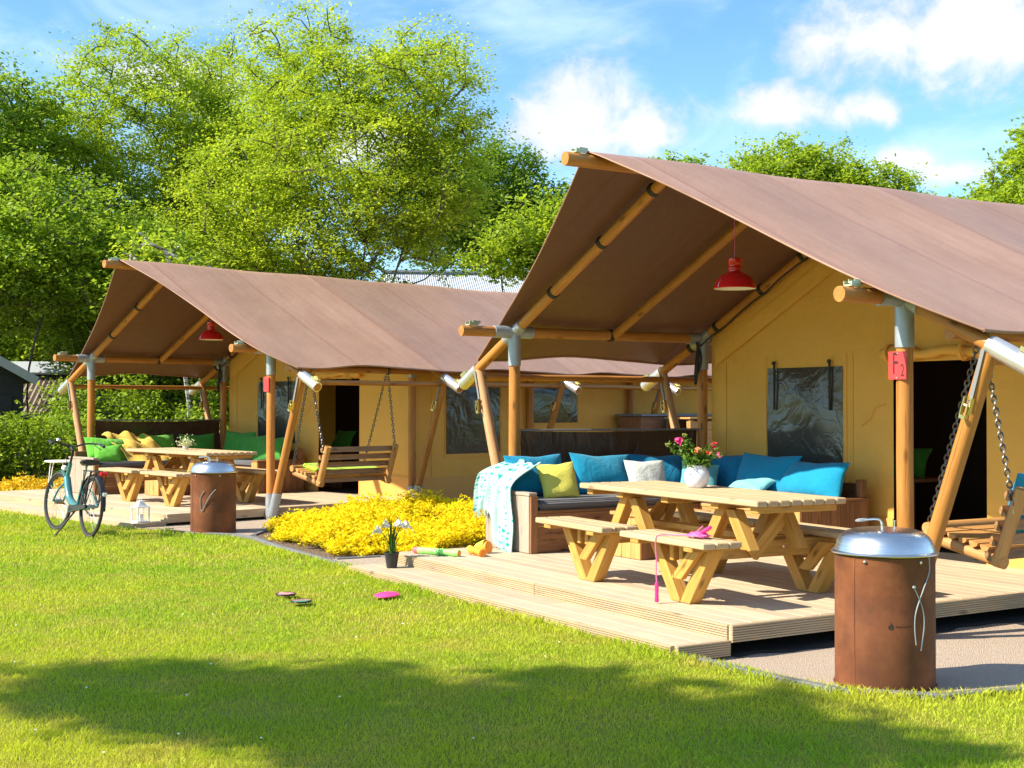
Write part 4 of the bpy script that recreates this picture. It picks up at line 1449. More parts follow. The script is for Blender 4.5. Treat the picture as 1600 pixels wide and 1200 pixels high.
def build_tent(site, label, deck_l, near):
    t = thing('safari_tent', label, 'tent', site)
    # ---- roof canvas with hems
    if 'roof' not in MESH:
        MESH['roof'] = MB().sheet(ROOF_PTS).mesh('roof_canvas', 60)
        h = MB()
        h.tube([row[0] for row in ROOF_PTS], 0.007, 6)
        h.tube(ROOF_PTS[0], 0.012, 6)
        h.tube(ROOF_PTS[-1], 0.012, 6)
        MESH['hem'] = h.mesh('hem', 60)
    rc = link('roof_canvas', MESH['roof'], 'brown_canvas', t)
    link('hem', MESH['hem'], 'brown_canvas', rc)
    # ---- ridge pole, side beams
    rp = pole('ridge_pole', (W / 2, -1.06, RH), (W / 2, LEN, RH), 0.055, 'pole_wood', t)
    ratchet(rp, (-(LEN + 1.06) / 2 + 0.13, 0, 0.055), (1, 0.2, 0), 'green_zinc', 0.9)
    for x in (0, W):
        bm_ = pole('side_beam', (x, -0.60, H), (x, LEN, H), 0.052, 'pole_wood', t)
        ratchet(bm_, (-(LEN + 0.60) / 2 + 0.12, 0, 0.052), (1, 0.2, 0), 'green_zinc', 0.95)
        link('beam_sleeve', pole_mesh(0.44, 0.061, 0.061, 16, 1), 'galvanised_steel', t, frame((x, -0.24, H), (x, 0.20, H)))
        link('beam_sleeve', pole_mesh(0.36, 0.061, 0.061, 16, 1), 'galvanised_steel', t, frame((x, D - 0.20, H), (x, D + 0.16, H)))
    # ---- frames
    k = 0
    ys = [0.0, D, 2 * D, 3 * D]
    for y in ys:
        for sg, x in ((-1, 0.0), (1, W)):
            ex = x + sg * EA
            pole('rafter', (ex, y, ZE), (W / 2, y, RH - 0.01), 0.048, 'pole_wood', t)
            if y < D + 0.1 or sg > 0:
                post = pole('post', (x, y, 0.0), (x, y, H), 0.055, 'pole_wood', t)
            if y < D + 0.1:
                link('post_sleeve', pole_mesh(0.32, 0.063, 0.063, 16, 1), 'galvanised_steel', t, frame((x, y, H - 0.33), (x, y, H - 0.01)))
                xs = x - sg * 0.0
                d = Vector((-sg * (W / 2), 0, RH - H)).normalized()
                link('rafter_sleeve', pole_mesh(0.32, 0.058, 0.058, 16, 1), 'galvanised_steel', t,
                     frame(Vector((x, y, H)) - d * 0.16, Vector((x, y, H)) + d * 0.16))
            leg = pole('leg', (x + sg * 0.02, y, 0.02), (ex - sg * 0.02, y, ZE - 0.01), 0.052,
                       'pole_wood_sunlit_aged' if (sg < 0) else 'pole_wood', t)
            # foot sleeves
            f = MB()
            f.tube([(x, y, -0.02), (x, y, 0.34)], 0.064, 16)
            dl = Vector((ex - x, 0, ZE)).normalized()
            f.tube([Vector((x + sg * 0.03, y, 0.02)), Vector((x + sg * 0.03, y, 0.02)) + dl * 0.36], 0.062, 16)
            f.put('foot_sleeve', 'galvanised_steel', t)
            # bright sleeve on the eave end of the rafter
            d = Vector((sg * W / 2, 0, -(RH - H))).normalized()
            e = Vector((ex, y, ZE))
            sl = link('rafter_end_sleeve', pole_mesh(0.36, 0.064, 0.064, 18, 1), 'aluminium_sleeve', t, frame(e - d * 0.02, e + d * 0.34))
            mb = MB()
            mb.lathe([(0.0, 0.0), (0.050, 0.0), (0.050, 0.004), (0.0, 0.004)], 16, Matrix.Rotation(R(90), 4, 'Y'))
            link('end_cap', mb.mesh('end_cap'), 'pole_wood', sl, Matrix.Translation((0.1805, 0, 0)))
            ratchet(sl, (0.09, 0, 0.064), (1, 0, 0), 'brass_zinc', 0.85)
            # strap with buckle down the leg
            a = e + Vector((-sg * 0.03, -0.062, -0.02))
            q = Vector((x + sg * 0.02, y, 0.02)).lerp(Vector((ex, y, ZE)), 0.80) + Vector((0, -0.060, 0))
            st = plank('tension_strap', a, q, 0.028, 0.004, 'grey_strap', t, up=(0, -1, 0), bev=0)
            ratchet(t, q, (q - a), 'brass_zinc', 0.9, up=(0, -1, 0))
    # intermediate canopy rafters and purlins
    for sg, x in ((-1, 0.0), (1, W)):
        pole('rafter', (x, D / 2, H - 0.01), (W / 2, D / 2, RH - 0.075), 0.046, 'pole_wood', t)
        strap_ring(t, (x, D / 2 - 0.03, H), (0, 1, 0), 0.054)
        ex = x + sg * EA
        if sg > 0:
            pole('purlin', (ex - sg * 0.32, -0.02, ZE + 0.10), (ex - sg * 0.32, LEN - 1.0, ZE + 0.10), 0.048, 'pole_wood', t)
        # thin eave rail seen under the hem
        pole('eave_rail', (ex - sg * 0.05, 0.05, ZE - 0.08), (ex - sg * 0.05, LEN - 1.2, ZE - 0.08), 0.034, 'pole_wood', t)
    # webbing loops round the rafters
    for y, fr_ in ((0.0, (0.28, 0.60, 0.90)), (D, (0.10, 0.38, 0.62, 0.86))):
        for f in fr_:
            p = Vector((0, y, H)).lerp(Vector((W / 2, y, RH)), f)
            strap_ring(t, p, (W / 2, 0, RH - H), 0.050)
    strap_ring(t, Vector((0, D, H)).lerp(Vector((-EA, D, ZE)), 0.25), (-EA, 0, ZE - H), 0.050)
    # hanging black cord loop at inner left post
    mb = MB()
    mb.tube(bez([(0.05, D - 0.10, H - 0.05), (0.08, D - 0.14, H - 0.30), (0.03, D - 0.12, H - 0.48), (0.0, D - 0.09, H - 0.30), (0.05, D - 0.10, H - 0.06)], 20), 0.017, 6)
    mb.tube(bez([(0.03, D - 0.12, H - 0.02), (0.10, D - 0.10, H - 0.22), (0.06, D - 0.15, H - 0.42), (0.02, D - 0.10, H - 0.22)], 16), 0.012, 6)
    mb.put('cord_loop', 'black_strap', t)
    # black cord running along the inner rafter
    mb = MB()
    mb.tube([Vector((0.05, D - 0.07, H - 0.03)).lerp(Vector((W / 2, D - 0.07, RH - 0.03)), i / 12) + Vector((0, 0, -0.05 + 0.012 * math.sin(i * 2.2))) for i in range(13)], 0.010, 5)
    mb.put('cable', 'black_strap', t)

    # ---- canvas body
    yb = D + 0.07
    x0, x1 = 0.07, W - 0.07
    if 'wallmesh' not in MESH:
        wm = MB()
        wins = (0.97, 1.96, 0.90, 1.84)
        door = (2.60, 3.62, 0.16, 1.88)
        wall_strip(wm, x0, wins[0], 0.10, None, yb)
        wall_strip(wm, wins[0], wins[1], 0.10, wins[2], yb)
        wall_strip(wm, wins[0], wins[1], wins[3], None, yb)
        wall_strip(wm, wins[1], door[0], 0.10, None, yb)
        wall_strip(wm, door[0], door[1], door[3], None, yb)
        wall_strip(wm, door[1], x1, 0.10, None, yb)
        # body sides with window openings on the right side
        def side(xx, y0, y1, z0, z1):
            n = max(1, int((y1 - y0) / 0.5))
            wm.sheet([[(xx, y0 + (y1 - y0) * i / n, z0), (xx, y0 + (y1 - y0) * i / n, (z0 + z1) / 2), (xx, y0 + (y1 - y0) * i / n, z1)] for i in range(n + 1)])
        zt = roof_z(x1) - 0.02
        side(x0, yb, LEN - 0.5, 0.0, zt)
        ws = [(3.10, 4.15, 0.79, 1.79), (4.80, 5.87, 1.23, 1.78)]
        yy = yb
        for a, c, z0, z1 in ws:
            side(x1, yy, a, 0.0, zt)
            side(x1, a, c, 0.0, z0)
            side(x1, a, c, z1, zt)
            yy = c
        side(x1, yy, LEN - 0.5, 0.0, zt)
        wall_strip(wm, x0, x1, 0.0, None, LEN - 0.5)
        MESH['wallmesh'] = wm.mesh('wall_canvas', 60)
        sk = MB()
        for (a, c) in ((x0, door[0]), (door[1], x1)):
            sk.box((a, yb - 0.012, 0.10), (c, yb - 0.006, 0.46))
        sk.box((x1 + 0.006, yb, 0.02), (x1 + 0.012, LEN - 0.5, 0.44))
        MESH['skirt'] = sk.mesh('wall_skirt', 0)
        sm = MB()
        for xx in (0.30, 0.92, 2.02, 2.10):
            sm.box((xx, yb - 0.009, 0.46), (xx + 0.012, yb - 0.002, 1.98 if xx > 0.5 else 1.95))
        sm.box((x0, yb - 0.009, 2.16), (x1, yb - 0.002, 2.172)) if False else None
        for a, c, z0, z1 in ws:
            for q in (a - 0.05, c + 0.04):
                sm.box((x1 + 0.002, q, z0 - 0.06), (x1 + 0.009, q + 0.012, z1 + 0.05))
            sm.box((x1 + 0.002, a - 0.05, z0 - 0.075), (x1 + 0.011, c + 0.05, z0 - 0.055))
        sm.box((x1 + 0.002, yb + 0.35, 0.44), (x1 + 0.009, yb + 0.362, zt))
        # fly strip running parallel to the rafter
        for sg in (1,):
            sm.add([(0.16, yb - 0.03, H - 0.12), (W / 2, yb - 0.03, RH - 0.17), (W / 2, yb - 0.03, RH - 0.36), (0.16, yb - 0.03, H - 0.30)], [(0, 3, 2, 1)])
        MESH['seams'] = sm
    wl = link('wall_canvas', MESH['wallmesh'], 'tan_canvas', t)
    link('wall_skirt', MESH['skirt'], 'tan_skirt', t)
    if not isinstance(MESH['seams'], list):
        sv = MESH['seams']
        parts = []
        nb = (len(sv.V) - 4) // 8
        for q in range(nb):
            parts.append(MB().add(sv.V[q * 8:q * 8 + 8], [tuple(i - q * 8 for i in f) for f in sv.F[q * 6:q * 6 + 6]]).mesh('seam', 0))
        parts.append(MB().add(sv.V[nb * 8:], [(0, 3, 2, 1)]).mesh('seam', 0))
        MESH['seams'] = parts
    for q in MESH['seams']:
        link('seam', q, 'tan_canvas', wl)

    def vinyl(name, c0, ex, ez, w, h, straps):
        """slightly bulging crinkled window sheet"""
        key = ('vinyl', round(w, 2), round(h, 2), straps)
        ex, ez = Vector(ex), Vector((0, 0, 1))
        nrm = ex.cross(ez)
        if key not in MESH:
            rng = np.random.RandomState(int(w * 100))
            rows = []
            for i in range(13):
                row = []
                for j in range(13):
                    u, v = i / 12, j / 12
                    bulge = 0.03 * math.sin(math.pi * u) * math.sin(math.pi * v) ** 0.7 + 0.008 * math.sin(9 * u + 4 * v) * math.sin(math.pi * v)
                    row.append((u * w, -bulge - 0.004, v * h))
                rows.append(row)
            MESH[key] = MB().sheet(rows).mesh('window', 80)
        M = Matrix(((ex.x, -nrm.x, 0, c0[0]), (ex.y, -nrm.y, 0, c0[1]), (0, 0, 1, c0[2]), (0, 0, 0, 1)))
        o = link(name, MESH[key], 'clear_vinyl', t, M)
        if straps:
            for u in (0.12, 0.86):
                link('strap', box_mesh(0.46, 0.012, 0.02, 0), 'black_strap', o, Matrix.Translation((u * w, -0.03, h - 0.19)) @ Matrix.Rotation(R(90), 4, 'Y'))
                mb = MB()
                mb.lathe([(0, 0.02), (0.02, 0.015), (0.022, 0.0), (0, 0)], 10, Matrix.Rotation(R(90), 4, 'X'))
                link('toggle', mb.mesh('toggle'), 'black_strap', o, Matrix.Translation((u * w, -0.03, h + 0.05)))
        return o
    vinyl('window', (0.95, yb - 0.004, 0.88), (1, 0, 0), None, 1.03, 0.98, True)
    vinyl('window', (x1 + 0.004, 3.08, 0.77), (0, 1, 0), None, 1.09, 1.04, False)
    vinyl('window', (x1 + 0.004, 4.78, 1.21), (0, 1, 0), None, 1.11, 0.59, False)
    # rolled-up door flap with ties
    mb = MB()
    P = [Vector((2.52 + 1.2 * i / 14, yb - 0.06 + 0.012 * math.sin(i * 1.3), 1.955 + 0.015 * math.sin(i * 0.9))) for i in range(15)]
    mb.tube(P, [0.045 + 0.028 * math.sin(math.pi * min(1, i / 5)) + 0.008 * math.sin(i * 2.1) for i in range(15)], 12)
    mb.put('door_flap', 'tan_canvas', t)
    for x in (2.62, 3.45):
        strap_ring(t, (x, yb - 0.06, 1.955), (1, 0, 0), 0.080, 0.03, 'tan_canvas', 'flap_tie')
    # trailing tie on the wall
    mb = MB()
    mb.tube(bez([(2.22, yb - 0.012, 1.30), (2.32, yb - 0.014, 1.36), (2.40, yb - 0.014, 1.47), (2.52, yb - 0.014, 1.50)], 12), 0.005, 4)
    mb.put('wall_tie', 'tan_canvas', t)
    # tent floor and inside
    box('tent_floor', (x0, yb + 0.01, 0.08), (x1, LEN - 0.55, 0.14), 'interior_dark', t, 0)  # near-black floor, interior shade put into the colour
    # added near-black back panel, the doorway's gloom put into its colour
    box('dark_back_panel', (x0 + 0.02, yb + 2.2, 0.15), (x1 - 0.02, yb + 2.23, 2.05), 'interior_dark', t, 0)
    # low brown windscreen along the open left side of the porch
    rows = []
    for i in range(25):
        u = i / 24
        rows.append([(-0.03 + 0.035 * math.sin(7 * u + 4 * j / 8) * math.sin(math.pi * j / 8), 0.09 + (D - 0.14) * u,
                      0.32 + 0.91 * j / 8 - (0.02 * math.sin(math.pi * u) if j == 8 else 0)) for j in range(9)])
    scr = MB().sheet(rows).put('side_screen', 'dark_brown_tarp', t, ang=60)
    pole('screen_rail', (0.0, 0.05, 1.24), (0.0, D - 0.05, 1.23), 0.012, 'grey_strap', t, seg=6, rings=1)
    return t


tent_near = build_tent(SITE_A, 'large brown canvas safari tent at the right with the red F2 plate on its post', 0.25, True)
tent_far = build_tent(SITE_B, 'smaller-looking brown canvas safari tent at the left behind the parked bicycle', -0.75, False)


# ------------------------------------------------------------------ decks
def build_deck(site, label, xl, ribbed):
    xr = 4.86
    t = thing('deck', label, 'deck', site)
    y0, y1 = -1.45, D + 0.06
    bw = 0.145
    n = int((y1 - y0) / bw)
    bw = (y1 - y0 - 0.03) / n
    for i in range(n):
        a = y0 + 0.030 + i * bw
        box('deck_board', (xl + 0.003, a + 0.003, DZ - 0.028), (xr - 0.031, a + bw - 0.003, DZ), 'deck_wood', t, 0.003)
    # fascia boards
    def fascia(name, p0, p1, h, ztop, out):
        p0, p1 = Vector(p0), Vector(p1)
        L = (p1 - p0).length
        key = ('fascia', round(L, 3), round(h, 3), ribbed)
        if key not in MESH:
            mb = MB()
            mb.box((-L / 2, -0.013, 0), (L / 2, 0.013, h))
            if ribbed:
                m = 7
                for q in range(m):
                    z = h * (q + 0.5) / m
                    mb.box((-L / 2 + 0.001, -0.022, z - h * 0.33 / m), (L / 2 - 0.001, -0.0125, z + h * 0.33 / m))
            MESH[key] = mb.mesh('fascia', 0)
        x = (p1 - p0).normalized()
        M = Matrix(((x.x, -x.y, 0, (p0.x + p1.x) / 2), (x.y, x.x, 0, (p0.y + p1.y) / 2), (0, 0, 1, ztop - h), (0, 0, 0, 1)))
        return link(name, MESH[key], 'deck_edge_wood', t, M)
    xm = xl + (xr - xl) * 0.52
    fascia('fascia_board', (xl, y0 + 0.013, 0), (xm - 0.002, y0 + 0.013, 0), 0.105, DZ - 0.001, None)
    fascia('fascia_board', (xm + 0.002, y0 + 0.013, 0), (xr - 0.03, y0 + 0.013, 0), 0.105, DZ - 0.001, None)
    fascia('fascia_board', (xr - 0.013, y0, 0), (xr - 0.013, y1, 0), 0.105, DZ - 0.001, None)
    fascia('fascia_board', (xl - 0.013, y1, 0), (xl - 0.013, y0 + 0.03, 0), 0.105, DZ - 0.001, None)
    # supports under the deck
    for y in (-1.2, -0.2, 0.8, 1.9):
        box('joist', (xl + 0.1, y, 0.05), (xr - 0.05, y + 0.06, 0.118), 'under_deck', t, 0)
    for y in (0.02, 1.5, 2.25):
        box('stump', (xr - 0.14, y, -0.12), (xr - 0.05, y + 0.09, 0.118), 'deck_edge_wood', t, 0)
    # step along the front
    st = box('step_tread', (xl, -1.88 + 0.03, 0.032), (xm - 0.002, -1.67, 0.060), 'deck_wood', t, 0.003)
    box('step_tread', (xm + 0.002, -1.88 + 0.03, 0.032), (xr - 0.04, -1.67, 0.060), 'deck_wood', t, 0.003)
    box('step_tread', (xl, -1.664, 0.032), (xm + 0.4, -1.452, 0.060), 'deck_wood', t, 0.003)
    box('step_tread', (xm + 0.404, -1.664, 0.032), (xr - 0.04, -1.452, 0.060), 'deck_wood', t, 0.003)
    fascia('step_riser', (xl, -1.867, 0), (xr - 0.04, -1.867, 0), 0.095, 0.059, None)
    fascia('step_riser', (xr - 0.026, -1.86, 0), (xr - 0.026, -1.452, 0), 0.095, 0.059, None)
    fascia('step_riser', (xl + 0.013, -1.452, 0), (xl + 0.013, -1.85, 0), 0.095, 0.0585, None)
    return t


deck_near = build_deck(SITE_A, 'pale wooden deck with grooved edge boards and a front step under the F2 tent', 0.25, True)
deck_far = build_deck(SITE_B, 'pale wooden deck with smooth edge boards and a front step behind the bicycle', -0.75, False)


# ------------------------------------------------------------------ sofas, cushions
def build_sofa(site, label):
    t = thing('corner_sofa', label, 'sofa', site @ Matrix.Translation((0, 0, DZ)))
    z0 = 0.004
    # front arm: grey boards, outer face towards the lawn
    for i in range(4):
        xa = 0.22 + i * 0.192
        box('arm_board', (xa + 0.002, -0.455, z0), (xa + 0.190, -0.415, 0.515), 'sofa_grey_wood', t, 0.004)
    box('arm_cap', (0.20, -0.462, 0.517), (1.00, -0.375, 0.547), 'sofa_grey_wood', t, 0.004)
    box('arm_end_board', (0.991, -0.45, z0), (1.015, -0.375, 0.515), 'sofa_wood', t, 0.003)
    # left run front boards facing the porch
    for a, c in ((z0, 0.115), (0.119, 0.235), (0.239, 0.355)):
        box('front_board', (0.972, -0.373, a), (1.0, 1.50, c), 'sofa_wood', t, 0.004)
    box('seat_edge', (0.93, -0.373, 0.357), (1.004, 1.50, 0.385), 'sofa_wood', t, 0.004)
    # back run front boards facing the lawn
    for a, c in ((z0, 0.115), (0.119, 0.235), (0.239, 0.355)):
        box('front_board', (1.002, 1.502, a), (2.42, 1.53, c), 'honey_plank_wood', t, 0.004)  # paler than the left run: sunlit front painted in by the wood colour
    box('seat_edge', (1.006, 1.496, 0.357), (2.42, 1.57, 0.385), 'honey_plank_wood', t, 0.004)
    # seat platform
    box('seat_board', (0.24, -0.37, 0.345), (0.928, 2.25, 0.372), 'sofa_wood', t, 0.003)
    box('seat_board', (0.93, 1.575, 0.345), (2.42, 2.25, 0.372), 'sofa_wood', t, 0.003)
    # end box: vertical boards facing the swing
    for i in range(7):
        a = 1.455 + i * 0.118
        box('end_board', (2.425, a + 0.002, z0), (2.455, a + 0.116, 0.47), 'sofa_wood', t, 0.003)
    box('end_front_board', (2.30, 1.425, z0), (2.457, 1.453, 0.47), 'honey_plank_wood', t, 0.003)  # narrow sunlit edge put into the lighter wood colour
    box('end_cap', (2.30, 1.42, 0.472), (2.47, 2.29, 0.498), 'sofa_wood', t, 0.003)
    # back boards
    for a, c in ((0.38, 0.50), (0.504, 0.62)):
        box('back_board', (0.20, -0.37, a), (0.232, 2.28, c), 'sofa_wood', t, 0.004)
        box('back_board', (0.234, 2.252, a), (2.42, 2.282, c), 'sofa_wood', t, 0.004)
    box('back_upright', (2.40, 2.17, 0.50), (2.46, 2.25, 0.66), 'sofa_wood', t, 0.004)
    return t


build_sofa(SITE_A, 'brown plank corner sofa with grey wooden arm on the near deck')
build_sofa(SITE_B, 'brown plank corner sofa with grey wooden arm on the far deck')


def rounded_slab(L, w, t, r=0.03):
    key = ('slab', round(L, 2), round(w, 2), round(t, 2))
    if key not in MESH:
        bm = bmesh.new()
        bmesh.ops.create_cube(bm, size=1.0)
        bmesh.ops.scale(bm, vec=(L, w, t), verts=bm.verts)
        bmesh.ops.bevel(bm, geom=bm.edges[:], offset=r, segments=3, affect='EDGES')
        me = bpy.data.meshes.new('slab')
        bm.to_mesh(me)
        bm.free()
        MESH[key] = smooth(me, 60)
    return MESH[key]


def seat_cushion(site, lo, hi, z0, z1, label, mat='charcoal_cloth'):
    c = ((lo[0] + hi[0]) / 2, (lo[1] + hi[1]) / 2, (z0 + z1) / 2)
    L, w = hi[0] - lo[0], hi[1] - lo[1]
    if L >= w:
        M = site @ Matrix.Translation(c)
    else:
        M = site @ Matrix.Translation(c) @ Matrix.Rotation(R(90), 4, 'Z')
        L, w = w, L
    link('seat_cushion', rounded_slab(L, w, z1 - z0), mat, None, M, label, 'cushion')


for site, tag in ((SITE_A, 'near'), (SITE_B, 'far')):
    seat_cushion(site, (0.26, -0.36), (1.015, 1.48), DZ + 0.387, DZ + 0.475, f'long charcoal seat pad beside the grey arm of the {tag} corner sofa')
    seat_cushion(site, (0.26, 1.50), (2.40, 2.22), DZ + 0.388, DZ + 0.47, f'charcoal seat pad along the tent wall on the {tag} corner sofa')


def pillow_mesh(w, h, t, seed):
    key = ('pillow', round(w, 2), round(h, 2), round(t, 2), seed)
    if key in MESH:
        return MESH[key]
    rng = np.random.RandomState(seed)
    n = 16
    u = np.linspace(-1, 1, n + 1)
    U, Vv = np.meshgrid(u, u, indexing='ij')
    # denser at edges
    U = np.sin(U * np.pi / 2)
    Vv = np.sin(Vv * np.pi / 2)
    cx = 0.07
    X = w / 2 * U * (1 - cx * (1 - Vv ** 2) * np.abs(U) ** 2)
    Z = h / 2 * Vv * (1 - cx * (1 - U ** 2) * np.abs(Vv) ** 2)
    base = np.clip((1 - np.abs(U) ** 2.4) * (1 - np.abs(Vv) ** 2.4), 0, 1) ** 0.55
    ph = rng.uniform(0, 6, 8)
    sag = 1 - 0.16 * Vv
    wr = 1 + 0.07 * np.sin(4 * U + ph[0]) * np.sin(3 * Vv + ph[1]) + 0.04 * np.sin(9 * U + 5 * Vv + ph[2])
    chop = 1 - 0.22 * np.exp(-((U - 0.1 * math.sin(ph[3])) ** 2) / 0.09) * np.clip(Vv, 0, 1) ** 2
    Tf = t / 2 * base * sag * wr * chop
    Z = Z - 0.035 * h * np.exp(-((U - 0.15 * math.sin(ph[4])) ** 2) / 0.12) * np.clip(Vv, 0, 1) ** 3
    pinch = 0.012 * np.sin(ph[5] + 2 * U + 3 * Vv)
    V = []
    idx = {}
    F = []
    N1 = n + 1
    for s in (-1, 1):
        for i in range(N1):
            for j in range(N1):
                edge = i in (0, n) or j in (0, n)
                if s == 1 and edge:
                    idx[(s, i, j)] = idx[(-1, i, j)]
                    continue
                idx[(s, i, j)] = len(V)
                V.append((X[i, j], s * Tf[i, j] + pinch[i, j], Z[i, j]))
        for i in range(n):
            for j in range(n):
                q = [idx[(s, i, j)], idx[(s, i + 1, j)], idx[(s, i + 1, j + 1)], idx[(s, i, j + 1)]]
                F.append(tuple(q if s == -1 else q[::-1]))
    me = bpy.data.meshes.new('pillow')
    me.from_pydata(V, [], F)
    me.update()
    MESH[key] = smooth(me, 75)
    return me


def pillow(site, label, pos, rz, tilt, w, h, t, mat, seed, roll=0.0, cat='pillow', group=None):
    """pos: middle of the lower edge; faces -Y before turning by rz; leans back by tilt"""
    M = site @ T(pos[0], pos[1], pos[2], R(rz)) @ Matrix.Rotation(R(-tilt), 4, 'X') @ Matrix.Rotation(R(roll), 4, 'Y') @ Matrix.Translation((0, 0, h / 2 - 0.01))
    return link('pillow', pillow_mesh(w, h, t, seed), mat, None, M, label, cat, group)


ZS = DZ + 0.475
pA = lambda *a, **k: pillow(SITE_A, *a, **k)
pA('bright blue pillow behind the lemon yellow pillow, half under the turquoise throw', (0.50, -0.03, ZS), 90, 18, 0.64, 0.42, 0.20, 'blue_cloth', 1)
pA('lemon yellow square pillow leaning on a blue one by the grey sofa arm', (0.80, 0.03, ZS), 74, 24, 0.37, 0.36, 0.15, 'yellow_cloth', 2, roll=-5)
pA('large bright blue pillow between the yellow and the pale grey pillows', (0.52, 0.72, ZS), 88, 20, 0.70, 0.42, 0.20, 'blue_cloth', 3, roll=3)
pA('pale grey pillow in front of the blue pillows above the table end', (0.78, 1.06, ZS), 84, 22, 0.44, 0.36, 0.14, 'pale_grey_cloth', 4, roll=2)
pA('deep blue pillow in the corner right of the pale grey pillow', (0.48, 1.42, ZS), 70, 20, 0.58, 0.40, 0.18, 'deep_blue_cloth', 5)
pA('small dusty teal pillow in the sofa corner left of the flower vase', (0.78, 1.66, ZS), 50, 26, 0.38, 0.33, 0.13, 'teal_cloth', 6, roll=6)
pA('deep blue pillow behind the flower vase at the tent wall', (0.72, 2.02, ZS), 8, 18, 0.60, 0.40, 0.18, 'deep_blue_cloth', 7)
pA('wide blue pillow below the vinyl window, left of the pair', (1.36, 1.98, ZS), 2, 20, 0.82, 0.42, 0.20, 'blue_cloth', 8, roll=1)
pA('wide blue pillow at the right end of the near sofa', (2.02, 1.93, ZS), -4, 24, 0.86, 0.38, 0.22, 'blue_cloth', 9, roll=-1)
pA('aqua pillow lying flat on the seat pad under the near table top', (1.45, 1.66, ZS + 0.06), 10, 76, 0.40, 0.32, 0.12, 'aqua_cloth', 10)
pB = lambda *a, **k: pillow(SITE_B, *a, **k)
pB('bright green pillow at the grey arm of the far sofa, left of the yellow blanket', (0.62, -0.02, ZS), 84, 32, 0.66, 0.42, 0.20, 'bright_green_cloth', 11, roll=3)
pB('small light green patterned pillow in front on the far sofa arm end', (0.86, -0.16, ZS), 66, 30, 0.40, 0.30, 0.14, 'bright_green_cloth', 12)
pB('green pillow behind the yellow blanket on the far sofa', (0.46, 0.95, ZS), 90, 18, 0.60, 0.42, 0.18, 'bright_green_cloth', 13)
pB('dark green pillow in the corner of the far sofa', (0.50, 1.62, ZS), 80, 18, 0.60, 0.42, 0.18, 'green_cloth', 14)
pB('wide dark green pillow behind the small white plant on the far table', (0.98, 1.98, ZS), 6, 16, 0.74, 0.46, 0.18, 'green_cloth', 15)
pB('wide green pillow below the far tent window', (1.55, 1.92, ZS), 2, 22, 0.80, 0.42, 0.20, 'green_cloth', 16, roll=-3)
pB('wide green pillow at the right end of the far sofa', (2.05, 1.86, ZS), -4, 26, 0.80, 0.40, 0.20, 'green_cloth', 17, roll=-6)


def drape(name, pts_fn, nu, nv, mat, label, cat, site, fringe=None, thick=0.008):
    rows = [[Vector(pts_fn(i / (nu - 1), j / (nv - 1))) for j in range(nv)] for i in range(nu)]
    V, F, UV = [], [], []
    nrm = []
    for i in range(nu):
        for j in range(nv):
            a = rows[min(i + 1, nu - 1)][j] - rows[max(i - 1, 0)][j]
            c = rows[i][min(j + 1, nv - 1)] - rows[i][max(j - 1, 0)]
            n = a.cross(c)
            n = n.normalized() if n.length > 1e-9 else Vector((0, 0, 1))
            nrm.append(n)
    for s in (0, 1):
        for i in range(nu):
            for j in range(nv):
                V.append(rows[i][j] + nrm[i * nv + j] * (thick * s))
                UV.append((i / (nu - 1), j / (nv - 1)))
    n = nu * nv
    for i in range(nu - 1):
        for j in range(nv - 1):
            q = (i * nv + j, (i + 1) * nv + j, (i + 1) * nv + j + 1, i * nv + j + 1)
            F.append(q[::-1])
            F.append(tuple(k + n for k in q))
    rim = [i * nv for i in range(nu)] + [(nu - 1) * nv + j for j in range(1, nv)] + [i * nv + nv - 1 for i in range(nu - 2, -1, -1)] + [j for j in range(nv - 2, 0, -1)]
    for a, c in zip(rim, rim[1:] + rim[:1]):
        F.append((a, c, c + n, a + n))
    root = thing(name, label, cat, site)
    me = np_mesh('cloth', [tuple(v) for v in V], F, None, UV)
    smooth(me, 60)
    link('cloth', me, mat, root)
    if fringe:
        mb = MB()
        rng = np.random.RandomState(9)
        for k in range(fringe):
            u = (k + 0.5) / fringe
            p = Vector(pts_fn(u, 1.0))
            d = Vector((rng.randn() * 0.008, rng.randn() * 0.006, -0.055 - rng.rand() * 0.02))
            mb.tube([p, p + d * 0.5 + Vector((rng.randn() * 0.004, 0, 0)), p + d], [0.004, 0.003, 0.002], 4)
        mb.put('fringe', mat, root)
    return root


def throw_fn(u, v):
    # u across (0 = lawn-side left lobe, 1 = right strip), v from top on the pillow to the hanging hem
    ztop = 0.955 + 0.02 * math.sin(6 * u)
    right = max(0.0, min(1.0, (u - 0.42) / 0.16))
    right = right * right * (3 - 2 * right)
    zend = 0.47 * (1 - right) + 0.20 * right + 0.05 * math.sin(5 * u) - 0.04 * u
    xt = 0.24 + 0.50 * u
    xb = 0.13 + 0.66 * u + 0.03 * right
    e = min(1.0, v / 0.30)
    e = e * e * (3 - 2 * e)
    x = xt + (xb - xt) * v ** 0.8
    y = -0.16 + (-0.50 + 0.16) * e
    z = ztop + (zend - ztop) * v
    if v < 0.30:
        z = ztop - (ztop - (ztop + (zend - ztop) * 0.30)) * (v / 0.30) ** 1.6
    fold = 0.026 * math.sin(17 * u + 2.2 * v + 0.8 * math.sin(4 * v)) * (0.35 + 0.65 * v) + 0.012 * math.sin(39 * u + 3 * v)
    return (x + 0.010 * math.sin(9 * v + 8 * u), y - abs(fold) * 1.2 - 0.012, z + 0.012 * math.sin(21 * u) * (1 - v))


drape('throw_blanket', throw_fn, 44, 40, 'turquoise_throw_cloth', 'turquoise and white patterned throw hanging over the grey sofa arm', 'blanket', SITE_A, 34)


